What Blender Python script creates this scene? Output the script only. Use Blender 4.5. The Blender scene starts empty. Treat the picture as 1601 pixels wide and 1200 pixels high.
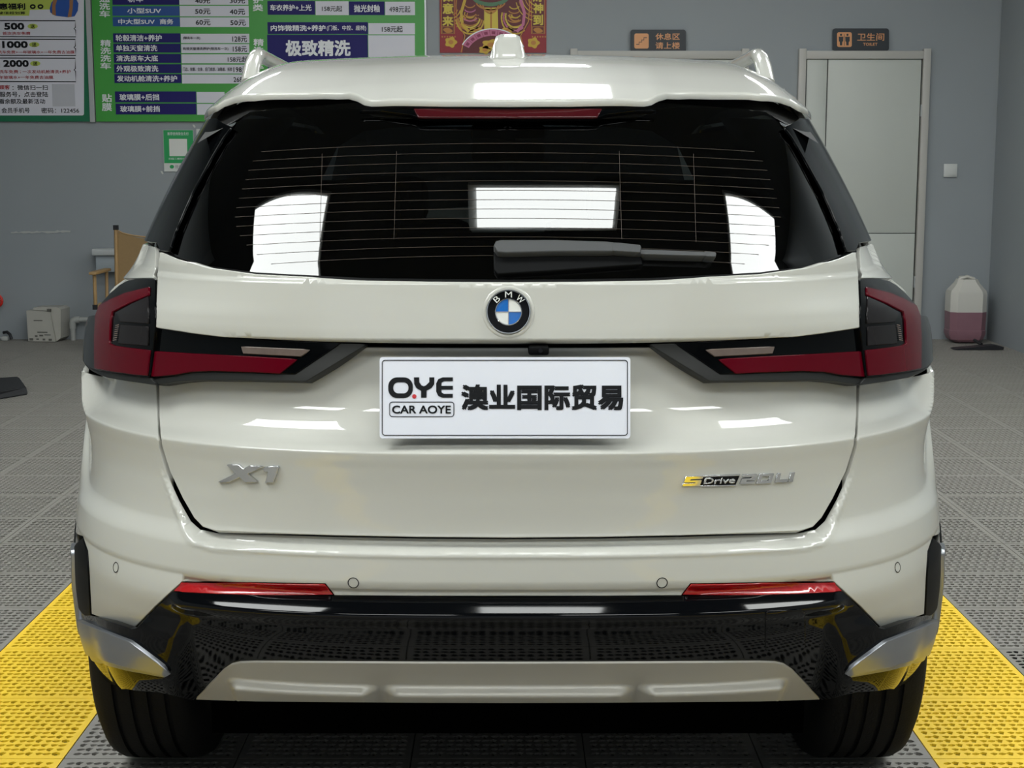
import bpy, bmesh, math, random
import numpy as np
from mathutils import Vector, Matrix
from mathutils.geometry import delaunay_2d_cdt

random.seed(7)
SC = bpy.context.scene
COL = SC.collection

# ------------------------------------------------------------------ camera
F_PX = 2400.0; CX = 794.0; CY = 600.0
TH = math.radians(8.3); CAMZ = 1.379
ct, st = math.cos(TH), math.sin(TH)
cam_d = bpy.data.cameras.new('camera')
cam_d.sensor_width = 36.0
cam_d.lens = F_PX / 1601.0 * 36.0
cam_d.shift_x = (800.5 - CX) / 1601.0
cam_d.clip_end = 200
cam = bpy.data.objects.new('camera', cam_d)
COL.objects.link(cam)
cam.location = (0, 0, CAMZ)
cam.rotation_euler = (math.radians(90) - TH, 0, 0)
SC.camera = cam

# ------------------------------------------------------------------ world, exposure
w = bpy.data.worlds.new('world'); SC.world = w; w.use_nodes = True
bg = w.node_tree.nodes['Background']
bg.inputs[0].default_value = (0.80, 0.86, 0.92, 1); bg.inputs[1].default_value = 0.35
SC.view_settings.view_transform = 'Standard'
SC.view_settings.look = 'None'
SC.view_settings.gamma = 1.0
SC.view_settings.exposure = 0.95
SC.view_settings.use_curve_mapping = False
SC.cycles.use_denoising = True
SC.cycles.max_bounces = 10
SC.cycles.transparent_max_bounces = 12
SC.cycles.sample_clamp_indirect = 6.0

# ------------------------------------------------------------------ materials
def lin(c):
    if isinstance(c, str):
        c = tuple(int(c[i:i+2], 16) / 255 for i in (0, 2, 4))
    return tuple((x / 12.92 if x <= 0.04045 else ((x + 0.055) / 1.055) ** 2.4) for x in c)

MATS = {}
def mat(name, col, rough=0.5, metal=0.0, coat=0.0, noise=0.0, nscale=20.0, bump=0.0, bscale=80.0,
        emit=None, estr=0.0, trans=0.0, ior=1.5, spec=0.5, detail=3.0):
    if name in MATS: return MATS[name]
    m = bpy.data.materials.new(name); m.use_nodes = True
    nt = m.node_tree; b = nt.nodes['Principled BSDF']
    c = lin(col) + (1,)
    b.inputs['Base Color'].default_value = c
    b.inputs['Roughness'].default_value = rough
    b.inputs['Metallic'].default_value = metal
    b.inputs['Coat Weight'].default_value = coat
    b.inputs['Coat Roughness'].default_value = 0.03
    b.inputs['IOR'].default_value = ior
    b.inputs['Specular IOR Level'].default_value = spec
    b.inputs['Transmission Weight'].default_value = trans
    if emit is not None:
        b.inputs['Emission Color'].default_value = lin(emit) + (1,)
        b.inputs['Emission Strength'].default_value = estr
    tc = nt.nodes.new('ShaderNodeTexCoord')
    if noise > 0:
        n = nt.nodes.new('ShaderNodeTexNoise'); n.inputs['Scale'].default_value = nscale
        n.inputs['Detail'].default_value = detail
        nt.links.new(tc.outputs['Object'], n.inputs['Vector'])
        mx = nt.nodes.new('ShaderNodeMix'); mx.data_type = 'RGBA'
        mx.inputs[6].default_value = tuple(x * (1 - noise) for x in c[:3]) + (1,)
        mx.inputs[7].default_value = tuple(min(1, x * (1 + noise)) for x in c[:3]) + (1,)
        nt.links.new(n.outputs['Fac'], mx.inputs[0])
        nt.links.new(mx.outputs[2], b.inputs['Base Color'])
    if bump > 0:
        n2 = nt.nodes.new('ShaderNodeTexNoise'); n2.inputs['Scale'].default_value = bscale
        n2.inputs['Detail'].default_value = 4
        nt.links.new(tc.outputs['Object'], n2.inputs['Vector'])
        bp = nt.nodes.new('ShaderNodeBump'); bp.inputs['Strength'].default_value = bump
        bp.inputs['Distance'].default_value = 0.004
        nt.links.new(n2.outputs['Fac'], bp.inputs['Height'])
        nt.links.new(bp.outputs['Normal'], b.inputs['Normal'])
    MATS[name] = m
    return m

def glass_mat(name, tint, rough=0.0):
    m = bpy.data.materials.new(name); m.use_nodes = True
    nt = m.node_tree; nt.nodes.clear()
    out = nt.nodes.new('ShaderNodeOutputMaterial')
    tr = nt.nodes.new('ShaderNodeBsdfTransparent'); tr.inputs[0].default_value = tint + (1,)
    gl = nt.nodes.new('ShaderNodeBsdfGlossy'); gl.inputs['Roughness'].default_value = rough
    gl.inputs['Color'].default_value = (1, 1, 1, 1)
    fr = nt.nodes.new('ShaderNodeFresnel'); fr.inputs['IOR'].default_value = 1.55
    mx = nt.nodes.new('ShaderNodeMixShader')
    nt.links.new(fr.outputs[0], mx.inputs[0]); nt.links.new(tr.outputs[0], mx.inputs[1])
    nt.links.new(gl.outputs[0], mx.inputs[2]); nt.links.new(mx.outputs[0], out.inputs[0])
    MATS[name] = m
    return m

M_paint = mat('white_paint', 'b4b4ad', 0.5, coat=1.0, spec=0.25)
M_black = mat('gloss_black', '050608', 0.05, spec=0.24)
M_blackm = mat('satin_black_plastic', '060708', 0.5, spec=0.1)
M_lampblack = mat('lamp_black', '040506', 0.08, spec=0.12)
M_inner = mat('dark_cavity', '050505', 0.9, spec=0.0)
M_glass = glass_mat('tinted_rear_glass', (0.035, 0.042, 0.046))
M_glassc = glass_mat('clear_windshield', (0.75, 0.8, 0.8))
M_sideglass = mat('dark_side_glass', '040506', 0.02, coat=1.0)
M_red = mat('red_lamp_lens', '4c0210', 0.14, spec=0.12)
M_redd = mat('dark_red_brake_lens', '3a0a10', 0.15)
M_refl = mat('red_reflector', 'a00810', 0.2, coat=0.6, noise=0.4, nscale=900)
M_smoke = mat('smoked_lens', '1d1b1c', 0.14, spec=0.15)
M_clear = mat('clear_reversing_lens', '5d524c', 0.15, noise=0.25, nscale=60)
M_chrome = mat('chrome', 'd0d2d4', 0.08, metal=1.0)
M_satin = mat('satin_silver_paint', '8e9196', 0.28, metal=0.75)
M_skid = mat('matte_silver_skid', 'b0aea6', 0.42, metal=0.2)
M_tyre = mat('tyre_rubber', '070707', 0.75, spec=0.3, bump=0.2, bscale=200)
M_rim = mat('alloy_rim', '8d9094', 0.25, metal=0.9)
M_line = mat('bronze_heater_line', '473c33', 0.5)
M_wiper = mat('wiper_grey', '3a3c3d', 0.55)
M_trimgrey = mat('lamp_trim_grey', '1e1f1e', 0.45, spec=0.3)
M_plate = mat('plate_white', 'cccfd8', 0.35, noise=0.04, nscale=8)
M_ink = mat('black_print', '0f1114', 0.6, spec=0.15)
M_dotred = mat('red_print', 'b01a22', 0.5)
M_blue = mat('emblem_blue', '0f5fae', 0.2, coat=1.0)
M_white = mat('emblem_white', 'd4d6d2', 0.2, coat=1.0)
M_gold = mat('badge_yellow_dab', 'c9a82a', 0.4)
M_leather = mat('cabin_dark', '0b0c0d', 0.7)

# ------------------------------------------------------------------ object helpers
def link(o, parent=None):
    COL.objects.link(o)
    if parent is not None: o.parent = parent
    return o
def tag(o, label, cat, group=None):
    o['label'] = label; o['category'] = cat
    if group: o['group'] = group
    return o
def empty(name, loc=(0, 0, 0), rz=0.0, parent=None):
    o = bpy.data.objects.new(name, None); o.empty_display_size = 0.1
    o.location = loc; o.rotation_euler = (0, 0, rz)
    return link(o, parent)
def bmobj(name, bm, m, parent=None, smooth=False, loc=None):
    me = bpy.data.meshes.new(name); bm.normal_update(); bm.to_mesh(me); bm.free()
    if m is not None: me.materials.append(m)
    if smooth:
        for p in me.polygons: p.use_smooth = True
    o = bpy.data.objects.new(name, me)
    if loc is not None: o.location = loc
    return link(o, parent)
def pyobj(name, verts, faces, m, parent=None, smooth=False):
    me = bpy.data.meshes.new(name); me.from_pydata([tuple(v) for v in verts], [], [tuple(f) for f in faces]); me.update()
    if m is not None: me.materials.append(m)
    if smooth:
        for p in me.polygons: p.use_smooth = True
    return link(bpy.data.objects.new(name, me), parent)
def sharpen(o, ang=35):
    me = o.data
    for p in me.polygons: p.use_smooth = True
    me.set_sharp_from_angle(angle=math.radians(ang))
    return o
def bbox(bm, c, s, bev=0.0, rot=None, seg=2):
    g = bmesh.ops.create_cube(bm, size=1.0)
    vs = g['verts']
    bmesh.ops.scale(bm, vec=s, verts=vs)
    if bev > 0:
        es = list({e for v in vs for e in v.link_edges})
        r = bmesh.ops.bevel(bm, geom=vs + es, offset=bev, segments=seg, profile=0.5, affect='EDGES')
        vs = list({v for f in r['faces'] for v in f.verts} | {v for v in vs if v.is_valid})
    if rot is not None: bmesh.ops.rotate(bm, cent=(0, 0, 0), matrix=rot, verts=vs)
    bmesh.ops.translate(bm, vec=c, verts=vs)
    return vs
def box(name, c, s, m, parent=None, bev=0.0, rot=None):
    bm = bmesh.new(); bbox(bm, c, s, bev, rot)
    o = bmobj(name, bm, m, parent)
    if bev > 0: sharpen(o, 40)
    return o
def tube_bm(bm, pts, r, seg=10, cap=True, rfun=None):
    pts = [Vector(p) for p in pts]; rings = []
    up = None
    for i, p in enumerate(pts):
        d = (pts[min(i + 1, len(pts) - 1)] - pts[max(i - 1, 0)]).normalized()
        if up is None:
            up = Vector((0, 0, 1)) if abs(d.z) < 0.9 else Vector((1, 0, 0))
        a = d.cross(up).normalized(); b = a.cross(d).normalized(); up = b
        rr = r if rfun is None else rfun(i / (len(pts) - 1))
        rx, ry = (rr, rr) if not isinstance(rr, tuple) else rr
        rings.append([bm.verts.new(p + a * (rx * math.cos(2 * math.pi * k / seg)) + b * (ry * math.sin(2 * math.pi * k / seg))) for k in range(seg)])
    for i in range(len(rings) - 1):
        for k in range(seg):
            bm.faces.new((rings[i][k], rings[i][(k + 1) % seg], rings[i + 1][(k + 1) % seg], rings[i + 1][k]))
    if cap:
        bm.faces.new(rings[0][::-1]); bm.faces.new(rings[-1])
def tube(name, pts, r, m, parent=None, seg=10, rfun=None):
    bm = bmesh.new(); tube_bm(bm, pts, r, seg, True, rfun)
    bmesh.ops.recalc_face_normals(bm, faces=bm.faces)
    return sharpen(bmobj(name, bm, m, parent), 50)
def prism(name, pts2, y0, y1, m, parent=None):
    """outline in (x, z), extruded from y0 (near) to y1"""
    bm = bmesh.new()
    a = [bm.verts.new((x, y0, z)) for x, z in pts2]; b = [bm.verts.new((x, y1, z)) for x, z in pts2]
    bm.faces.new(a); bm.faces.new(b[::-1])
    n = len(a)
    for i in range(n): bm.faces.new((a[i], b[i], b[(i + 1) % n], a[(i + 1) % n]))
    bmesh.ops.recalc_face_normals(bm, faces=bm.faces)
    bmesh.ops.triangulate(bm, faces=[f for f in bm.faces if len(f.verts) > 4])
    return bmobj(name, bm, m, parent)
def lathe_bm(bm, prof, seg=48, axis='X', c=(0, 0, 0)):
    """closed profile of (r, a) revolved round an axis"""
    rings = []
    for k in range(seg):
        an = 2 * math.pi * k / seg; co, si = math.cos(an), math.sin(an)
        ring = []
        for r, a in prof:
            p = (a, r * co, r * si) if axis == 'X' else ((r * co, a, r * si) if axis == 'Y' else (r * co, r * si, a))
            ring.append(bm.verts.new((p[0] + c[0], p[1] + c[1], p[2] + c[2])))
        rings.append(ring)
    n = len(prof)
    for k in range(seg):
        A, B = rings[k], rings[(k + 1) % seg]
        for i in range(n - 1):
            bm.faces.new((A[i], A[i + 1], B[i + 1], B[i]))
    bmesh.ops.remove_doubles(bm, verts=bm.verts, dist=1e-6)
    bmesh.ops.recalc_face_normals(bm, faces=bm.faces)

# glyph outlines from the bundled font
GLY = {}; glyph_asp = {}; LAYN = {}
def layer(v, body, i):
    n = LAYN.get((len(v), body)); return 0 if not n else i // n
def glyph(body, off=0.0, res=2):
    k = (body, off, res)
    if k in GLY: return GLY[k]
    if off > 0:                      # heavier weight: the same glyphs laid over each other a little apart
        v, f = glyph(body, 0.0, res); n = len(v); asp = glyph_asp[(body, 0.0, res)]
        V = []; Fa = []; ox, oy = off / asp[0], off / asp[1]
        for q, (sx, sy) in enumerate(((-1, -1), (1, -1), (1, 1), (-1, 1), (0, 0))):
            V.append(v * (1 - 2 * np.array([ox, oy])) + np.array([ox * (1 + sx), oy * (1 + sy)])); Fa += [tuple(i + q * n for i in g) for g in f]
        GLY[k] = (np.concatenate(V), Fa); LAYN[len(GLY[k][0]), body] = n
        return GLY[k]
    c = bpy.data.curves.new('lettering', 'FONT'); c.body = body; c.resolution_u = res; c.size = 1.0; c.offset = off
    o = bpy.data.objects.new('lettering', c); COL.objects.link(o)
    dg = bpy.context.evaluated_depsgraph_get()
    me = bpy.data.meshes.new_from_object(o.evaluated_get(dg))
    v = np.array([(p.co.x, p.co.y) for p in me.vertices]) if len(me.vertices) else np.zeros((0, 2))
    f = [tuple(p.vertices) for p in me.polygons]
    bpy.data.objects.remove(o); bpy.data.curves.remove(c); bpy.data.meshes.remove(me)
    if len(v):
        mn, mx = v.min(0), v.max(0); glyph_asp[k] = np.maximum(mx - mn, 1e-6); v = (v - mn) / np.maximum(mx - mn, 1e-6)
    GLY[k] = (v, f)
    return GLY[k]

def ray(px, py):
    d = Vector(((px - CX) / F_PX, ct + (CY - py) / F_PX * st, -st + (CY - py) / F_PX * ct))
    return d
def on_y(px, py, Y):
    d = ray(px, py); k = Y / d.y
    return Vector((d.x * k, Y, CAMZ + d.z * k))
def on_floor(px, py, z=0.0):
    d = ray(px, py); k = (z - CAMZ) / d.z
    return Vector((d.x * k, d.y * k, z))
def px_of(x, y, z):
    z -= CAMZ; d = y * ct - z * st
    return CX + F_PX * x / d, CY - F_PX * (y * st + z * ct) / d
LED = 10.0
LIGHTS = [
    (0.17, 1.80, .56, .38, 0, 'small ceiling light panel above and behind the car, in the middle'),
    (-2.03, 1.77, 1.55, 1.10, -21, 'slanted ceiling light panel behind the car, over the left side'),
    (2.56, 1.99, 1.40, 1.10, 22, 'slanted ceiling light panel behind the car, over the right side'),
    (0.18, 6.00, .66, 1.0, 0, 'middle ceiling light panel above the car roof'),
    (-1.72, 6.00, 1.10, 1.0, 0, 'ceiling light panel left of the car roof'),
    (2.32, 6.00, 1.10, 1.0, 0, 'ceiling light panel right of the car roof'),
    (0.18, 9.00, .66, .7, 0, 'middle ceiling light panel between car and back wall'),
    (-2.0, 9.00, .8, .4, 0, 'left ceiling light panel near the back wall'),
    (2.32, 9.00, 1.0, .5, 0, 'right ceiling light panel near the back wall'),
    (-2.6, -.7, 1.2, .6, 0, 'added ceiling fill light behind the viewer, leftmost of four'),  # this row of unseen panels is added as frontal fill for the car's rear
    (-.9, -.7, 1.2, .6, 0, 'added ceiling fill light behind the viewer, second from left'),
    (.9, -.7, 1.2, .6, 0, 'added ceiling fill light behind the viewer, third from left'),
    (2.6, -.7, 1.2, .6, 0, 'added ceiling fill light behind the viewer, rightmost of four')]

# ================================================================== THE PLACE
WALL_Y = 11.86; X_R = 3.72; X_L = -4.6; Y_F = -4.5; CEIL = 3.75
M_wall = mat('grey_wall_paint', '90969a', 0.55, noise=0.05, nscale=1.3, bump=0.05, bscale=60)
M_ceil = mat('dark_ceiling', '55585a', 0.8, noise=0.08, nscale=2)
M_slab = mat('wet_concrete', '070706', 0.8, spec=0.1, noise=0.3, nscale=6)
M_tile = mat('grey_grid_tile', '86837d', 0.5, noise=0.10, nscale=9, bump=0.1, bscale=120)
M_tiley = mat('yellow_grid_tile', 'f4cc2c', 0.45, noise=0.10, nscale=9, bump=0.1, bscale=120)

def struct(o):
    o['kind'] = 'structure'; return o
struct(box('wall_back', ((X_L + X_R) / 2, WALL_Y + 0.1, CEIL / 2), (X_R - X_L + 0.4, 0.2, CEIL + .1), M_wall))
struct(box('wall_right', (X_R + 0.1, (WALL_Y + Y_F) / 2 - .01, CEIL / 2), (0.2, WALL_Y - Y_F, CEIL + .1), M_wall))
struct(box('wall_left', (X_L - 0.1, (WALL_Y + Y_F) / 2 - .01, CEIL / 2), (0.2, WALL_Y - Y_F, CEIL + .1), M_wall))
struct(box('ceiling', ((X_L + X_R) / 2, (WALL_Y + Y_F) / 2, CEIL + 0.1), (X_R - X_L + 0.4, WALL_Y - Y_F + .4, 0.1), M_ceil))
# the open garage front behind the camera: two piers and a lintel, daylight between them
fw = empty('wall_front', (0, Y_F, 0)); struct(fw)
for xc, ww in ((X_L + 0.6, 1.2), (X_R - 0.6, 1.2)):
    box('pier', (xc, -0.1, CEIL / 2), (ww, 0.2, CEIL), M_wall, fw)
box('lintel', ((X_L + X_R) / 2, -0.1, CEIL - 0.4), (X_R - X_L - 2.4, 0.2, 0.8), M_wall, fw)

floor = struct(box('floor', ((X_L + X_R) / 2, (WALL_Y + Y_F) / 2, -0.10), (X_R - X_L, WALL_Y - Y_F, 0.1), M_slab))

# perforated interlocking floor tile, one mesh for all
TP = 0.405; TX0 = -1.44; TY0 = 4.222
def tile_mesh(name, m, light=False):
    s = TP / 2 - 0.0015; nx, ny = 18, 14; mx = 0.014
    px_, py_ = (2 * s - 2 * mx) / nx, (2 * s - 2 * mx) / ny
    V = [(-s, -s), (s, -s), (s, s), (-s, s)]; E = [(0, 1), (1, 2), (2, 3), (3, 0)]; loops = [[0, 1, 2, 3]]
    for j in range(ny):
        for i in range(nx):
            cx = -s + mx + (i + .5) * px_; cy = -s + mx + (j + .5) * py_
            k = (i - (ny - j)) % 3
            a, L, Wd = ((-0.20, 0.0112, 0.0102), (0.58, 0.0112, 0.0076), (0.48, 0.0108, 0.0070))[k]
            pts = [(-L, 0.25 * Wd), (-L * .55, -Wd * .8), (L * .2, -Wd), (L, -0.25 * Wd), (L * .5, Wd * .75), (-L * .4, Wd)]
            b0 = len(V); lp = []
            for x, y in pts:
                V.append((cx + x * math.cos(a) - y * math.sin(a), cy + x * math.sin(a) + y * math.cos(a))); lp.append(len(V) - 1)
            for q in range(6): E.append((lp[q], lp[(q + 1) % 6]))
            loops.append(lp)
    r = delaunay_2d_cdt([Vector(v) for v in V], E, [], 0, 1e-7)
    vo, fo, orig = r[0], r[2], r[3]
    hole = {}
    for hi, lp in enumerate(loops[1:]):
        for q in lp: hole[q] = hi
    vh = []
    for i in range(len(vo)):
        h = None
        for q in orig[i]:
            if q in hole: h = hole[q]
        vh.append(h)
    faces = []
    for f in fo:
        hs = {vh[i] for i in f}
        if len(hs) == 1 and None not in hs: continue      # inside one hole
        faces.append(tuple(f))
    verts = [(p.x, p.y, 0.0) for p in vo]; n0 = len(verts)
    inv = {}
    for i, os_ in enumerate(orig):
        for q in os_: inv[q] = i
    if not light:
        D = -0.006
        for li, lp in enumerate(loops):
            b0 = len(verts)
            for q in lp: verts.append((V[q][0], V[q][1], D))
            n = len(lp)
            for q in range(n):
                a_, b_ = inv[lp[q]], inv[lp[(q + 1) % n]]
                c_, d_ = b0 + (q + 1) % n, b0 + q
                faces.append((b_, a_, d_, c_))
    me = bpy.data.meshes.new(name); me.from_pydata(verts, [], faces); me.update(); me.materials.append(m)
    return me
tm_g = tile_mesh('grey_floor_tile', M_tile); tm_y = tile_mesh('yellow_floor_tile', M_tiley)
cells = []
i0 = int(math.floor((X_L - TX0) / TP)) + 1; i1 = int(math.ceil((X_R - TX0) / TP))
for i in range(i0, i1):
    for j in range(-22, 20):
        x = TX0 + (i + .5) * TP; y = TY0 + (j + .5) * TP
        if y - TP / 2 > WALL_Y - .02 or y - TP / 2 < Y_F: continue
        vis = 0.0
        if y > 2.6:
            u, v = px_of(x, y, 0)
            if -100 < u < 1700 and v < 1260:
                hid = (abs(x) < 0.80 and y > 3.9) or (230 < u < 1350 and v < 1000)
                vis = 0.0 if hid else 1.0 / (y * y)
        cells.append((vis, x, y, i))
cells.sort(key=lambda c: -c[0])
near = [c for c in cells if c[0] > 0][:300]
rest = cells[len(near):]
for _, x, y, i in near:
    o = bpy.data.objects.new('floor_tile', tm_y if i in (0, 6) else tm_g)
    xr, yr = min(x + TP/2, X_R), min(y + TP/2, WALL_Y)                # tiles cut to fit at the walls
    sx, sy = (xr - x + TP/2) / TP, (yr - y + TP/2) / TP
    o.location = (xr - sx*TP/2, yr - sy*TP/2, 0); o.scale = (sx, sy, 1)
    link(o, floor)
lt = tile_mesh('tile_light', M_tile, True)
lv = np.array([v.co[:] for v in lt.vertices]); lf = [tuple(p.vertices) for p in lt.polygons]
for key, m in ((False, M_tile), (True, M_tiley)):
    V = []; Fc = []
    for _, x, y, i in rest:
        if (i in (0, 6)) != key: continue
        if y > 2.2 and not (abs(x) < 1.0 and y > 5.2):
            b0 = len(V); q = lv + (x, y, 0); q[:, 0] = np.minimum(q[:, 0], X_R); q[:, 1] = np.minimum(q[:, 1], WALL_Y); V.extend(q.tolist()); Fc.extend([tuple(q + b0 for q in f) for f in lf])
        else:
            b0 = len(V); s = TP / 2 - .0015
            V.extend([(min(p, X_R), min(q, WALL_Y), 0) for p, q in ((x - s, y - s), (x + s, y - s), (x + s, y + s), (x - s, y + s))]); Fc.append((b0, b0 + 1, b0 + 2, b0 + 3))
    o = pyobj('remaining_floor_tiles', V, Fc, m, floor)
    o.location = tuple(-c for c in floor.location); o['kind'] = 'stuff'
bpy.data.meshes.remove(lt)

# ================================================================== THE CAR
def pchip(keys, n=4000):
    k = np.array(sorted(keys), float); x = k[:, 0]; y = k[:, 1]; h = np.diff(x); dl = np.diff(y) / h
    m = np.zeros(len(x)); m[0] = dl[0]; m[-1] = dl[-1]
    for i in range(1, len(x) - 1):
        if dl[i - 1] * dl[i] > 0:
            w1 = 2 * h[i] + h[i - 1]; w2 = h[i] + 2 * h[i - 1]; m[i] = (w1 + w2) / (w1 / dl[i - 1] + w2 / dl[i])
    xs = np.linspace(x[0], x[-1], n); i = np.clip(np.searchsorted(x, xs) - 1, 0, len(x) - 2)
    s = (xs - x[i]) / h[i]
    ys = (2*s**3 - 3*s**2 + 1)*y[i] + (s**3 - 2*s**2 + s)*h[i]*m[i] + (-2*s**3 + 3*s**2)*y[i+1] + (s**3 - s**2)*h[i]*m[i+1]
    return lambda q: np.interp(q, xs, ys)
def sstep(a, b, x):
    u = np.clip((x - a) / (b - a), 0, 1); return u * u * (3 - 2 * u)
# rear end as horizontal plan sections: centre-line depth, half width, corner squareness, where the flank starts
YB = pchip([(.2,3.05),(.30,2.85),(.36,2.765),(.47,2.655),(.56,2.588),(.61,2.57),(.66,2.575),(.80,2.585),(1.0,2.63),(1.06,2.650),(1.10,2.656),(1.14,2.663),(1.158,2.669),(1.170,2.677)] + [(q, 2.683 + .60*(q-1.178) + .45*(q-1.178)**2 + 10*max(0, q-1.455)**2) for q in np.arange(1.19, 1.56, .02)])
WB = pchip([(.2,.86),(.26,.885),(.30,.90),(.36,.915),(.42,.922),(.5,.922),(.6,.917),(.7,.913),(.85,.910),(.95,.906),(1.02,.9),(1.07,.883),(1.105,.855),(1.135,.815),(1.165,.787)] + [(q, .777 - .43*(q-1.18) - .28*(q-1.18)**2) for q in np.arange(1.19, 1.56, .02)])
NE = pchip([(.2,3.4),(.6,3.3),(.9,2.95),(1.0,3.0),(1.165,4.0),(1.55,4.9)])
YSF = pchip([(.2,3.28),(.6,3.30),(.9,3.43),(1.55,3.43)])
_ph = np.linspace(0, math.pi / 2, 4001)
_x = .92 * np.sin(_ph) ** (2 / 3.); _y = .85 * (1 - np.cos(_ph))
_l = np.concatenate([[0], np.cumsum(np.hypot(np.diff(_x), np.diff(_y)))]); LT = _l[-1]; _t = _l / LT
def S(t, z, v=0.):
    t = np.asarray(t, float); z = np.asarray(z, float); a = np.abs(t); sg = np.where(t < 0, -1., 1.)
    ph = np.interp(np.minimum(a, 1), _t, _ph); W = WB(z); Y = YB(z); N = NE(z); A = YSF(z) - Y
    sx = np.sin(ph) ** (2 / N); cy = np.cos(ph)
    x = W * sx; y = Y + A * (1 - cy) + np.maximum(a - 1, 0) * LT
    gx = N / W * sx ** (N - 1); gy = -2 / A * cy; g = np.hypot(gx, gy) + 1e-12
    return np.stack([sg * (x + v * gx / g), y + v * gy / g, z + 0 * x], -1)
def projn(P):
    x = P[..., 0]; y = P[..., 1]; z = P[..., 2] - CAMZ; d = y * ct - z * st
    return np.stack([CX + F_PX * x / d, CY - F_PX * (y * st + z * ct) / d], -1)

VP = pchip([(.25,0),(.45,0),(.57,.002),(.592,.0145),(.599,.0165),(.603,.0145),(.609,.0085),(.616,.001),(.623,-.0065),(.630,-.014),(.635,-.014),(.645,-.002),(.66,.003),(.70,.004),(.74,-.010),(.80,-.004),(.85,.008),(.874,.016),
            (.882,.018),(.887,.011),(.898,-.009),(.918,-.026),(.95,-.036),(.99,-.039),(1.04,-.041),(1.056,-.038),(1.064,0),(1.07,.010),(1.12,.010),(1.164,.010),(1.175,.0),(1.6,.0)])
def vbody(t, z):
    a = np.abs(t)
    rise = 0.16 * sstep(.66, .86, a) ** 1.5
    zz = z - rise * sstep(.70, .80, z)
    fade = 1 - sstep(.72, .90, a)
    zz = np.where(a > .40, np.maximum(zz, .646), zz)
    return VP(zz) * fade
def vgate(t, z):
    lin_ = 2.650 + .17 * (z - 1.06)
    return vbody(t, z) + np.clip(YB(z) - lin_, -.01, .02) * sstep(1.08, 1.10, z)
def vconst(c): return lambda t, z: c + 0 * np.asarray(z, float)
def vplus(f, c): return lambda t, z: f(t, z) + c

_tab = {}
def solve(pts, vf, key):
    """pixel coordinates of points seen on the body -> surface coordinates (t, z)"""
    if key not in _tab:
        T, Z = np.meshgrid(np.linspace(0, 1.0, 260), np.linspace(.22, 1.54, 520))
        P = S(T, Z, vf(T, Z)); e = 1e-4
        dT = (S(T + e, Z, vf(T + e, Z)) - P); dZ = (S(T, Z + e, vf(T, Z + e)) - P)
        N = np.cross(dT, dZ); N /= np.linalg.norm(N, axis=-1, keepdims=True) + 1e-20
        vw = P - np.array([0, 0, CAMZ])
        ok = (N * vw).sum(-1) < 0
        q = projn(P); q[~ok] = 1e6
        _tab[key] = (T.ravel(), Z.ravel(), q.reshape(-1, 2))
    T, Z, Q = _tab[key]; out = []
    for px, py in pts:
        sg = -1. if px < CX else 1.
        tx = CX + abs(px - CX)
        i = int(np.argmin((Q[:, 0] - tx) ** 2 + (Q[:, 1] - py) ** 2)); t, z = T[i], Z[i]
        best = (np.hypot(Q[i, 0] - tx, Q[i, 1] - py), t, z)
        for _ in range(5):
            e = 1e-4
            tt = np.array([t, t + e, t]); zz = np.array([z, z, z + e])
            q = projn(S(tt, zz, vf(tt, zz)))
            r = np.array([tx, py]) - q[0]; er = np.hypot(*r)
            if er < best[0]: best = (er, t, z)
            J = np.stack([(q[1] - q[0]) / e, (q[2] - q[0]) / e], 1)
            if abs(np.linalg.det(J)) < 1e3: break
            d = np.linalg.solve(J, r); d = np.clip(d, -.01, .01)
            t = max(t + d[0], 0.0); z += d[1]
        out.append((sg * best[1], best[2]))
    return out

def surf_mesh(name, tz, faces, vf, m, parent, flange=0.012, edge=0.0015, smooth=True):
    """faces on the body surface with rounded edges turned inward"""
    tz = np.array(tz); n = len(tz); e = 2e-4
    t, z = tz[:, 0], tz[:, 1]
    P = S(t, z, vf(t, z))
    N = np.cross(S(t + e, z, vf(t + e, z)) - S(t - e, z, vf(t - e, z)), S(t, z + e, vf(t, z + e)) - S(t, z - e, vf(t, z - e)))
    N /= np.linalg.norm(N, axis=1, keepdims=True) + 1e-20
    verts = P.tolist(); norms = N.tolist(); faces = [tuple(f) for f in faces]
    if flange > 0:
        cnt = {}
        for f in faces:
            for i in range(len(f)):
                a, b = f[i], f[(i + 1) % len(f)]
                cnt[(a, b)] = cnt.get((a, b), 0) + 1
        bd = [(a, b) for (a, b) in cnt if (b, a) not in cnt]
        lat = {}
        for a, b in bd:
            d = P[b] - P[a]
            l = np.cross(d, N[a]); l /= np.linalg.norm(l) + 1e-20
            for q in (a, b): lat[q] = lat.get(q, 0) + l
        r1 = {}; r2 = {}
        for q, l in lat.items():
            l = l / (np.linalg.norm(l) + 1e-20)
            r1[q] = len(verts); verts.append((P[q] + l * edge - N[q] * edge).tolist()); k = l + N[q] * .3; norms.append((k / np.linalg.norm(k)).tolist())
            r2[q] = len(verts); verts.append((P[q] + l * edge - N[q] * (edge + flange)).tolist()); norms.append(l.tolist())
        for a, b in bd:
            faces.append((b, a, r1[a], r1[b])); faces.append((r1[b], r1[a], r2[a], r2[b]))
    me = bpy.data.meshes.new(name); me.from_pydata(verts, [], faces); me.update()
    if m is not None: me.materials.append(m)
    for p in me.polygons: p.use_smooth = True
    me.normals_split_custom_set_from_vertices(norms)
    return link(bpy.data.objects.new(name, me), parent)

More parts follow.
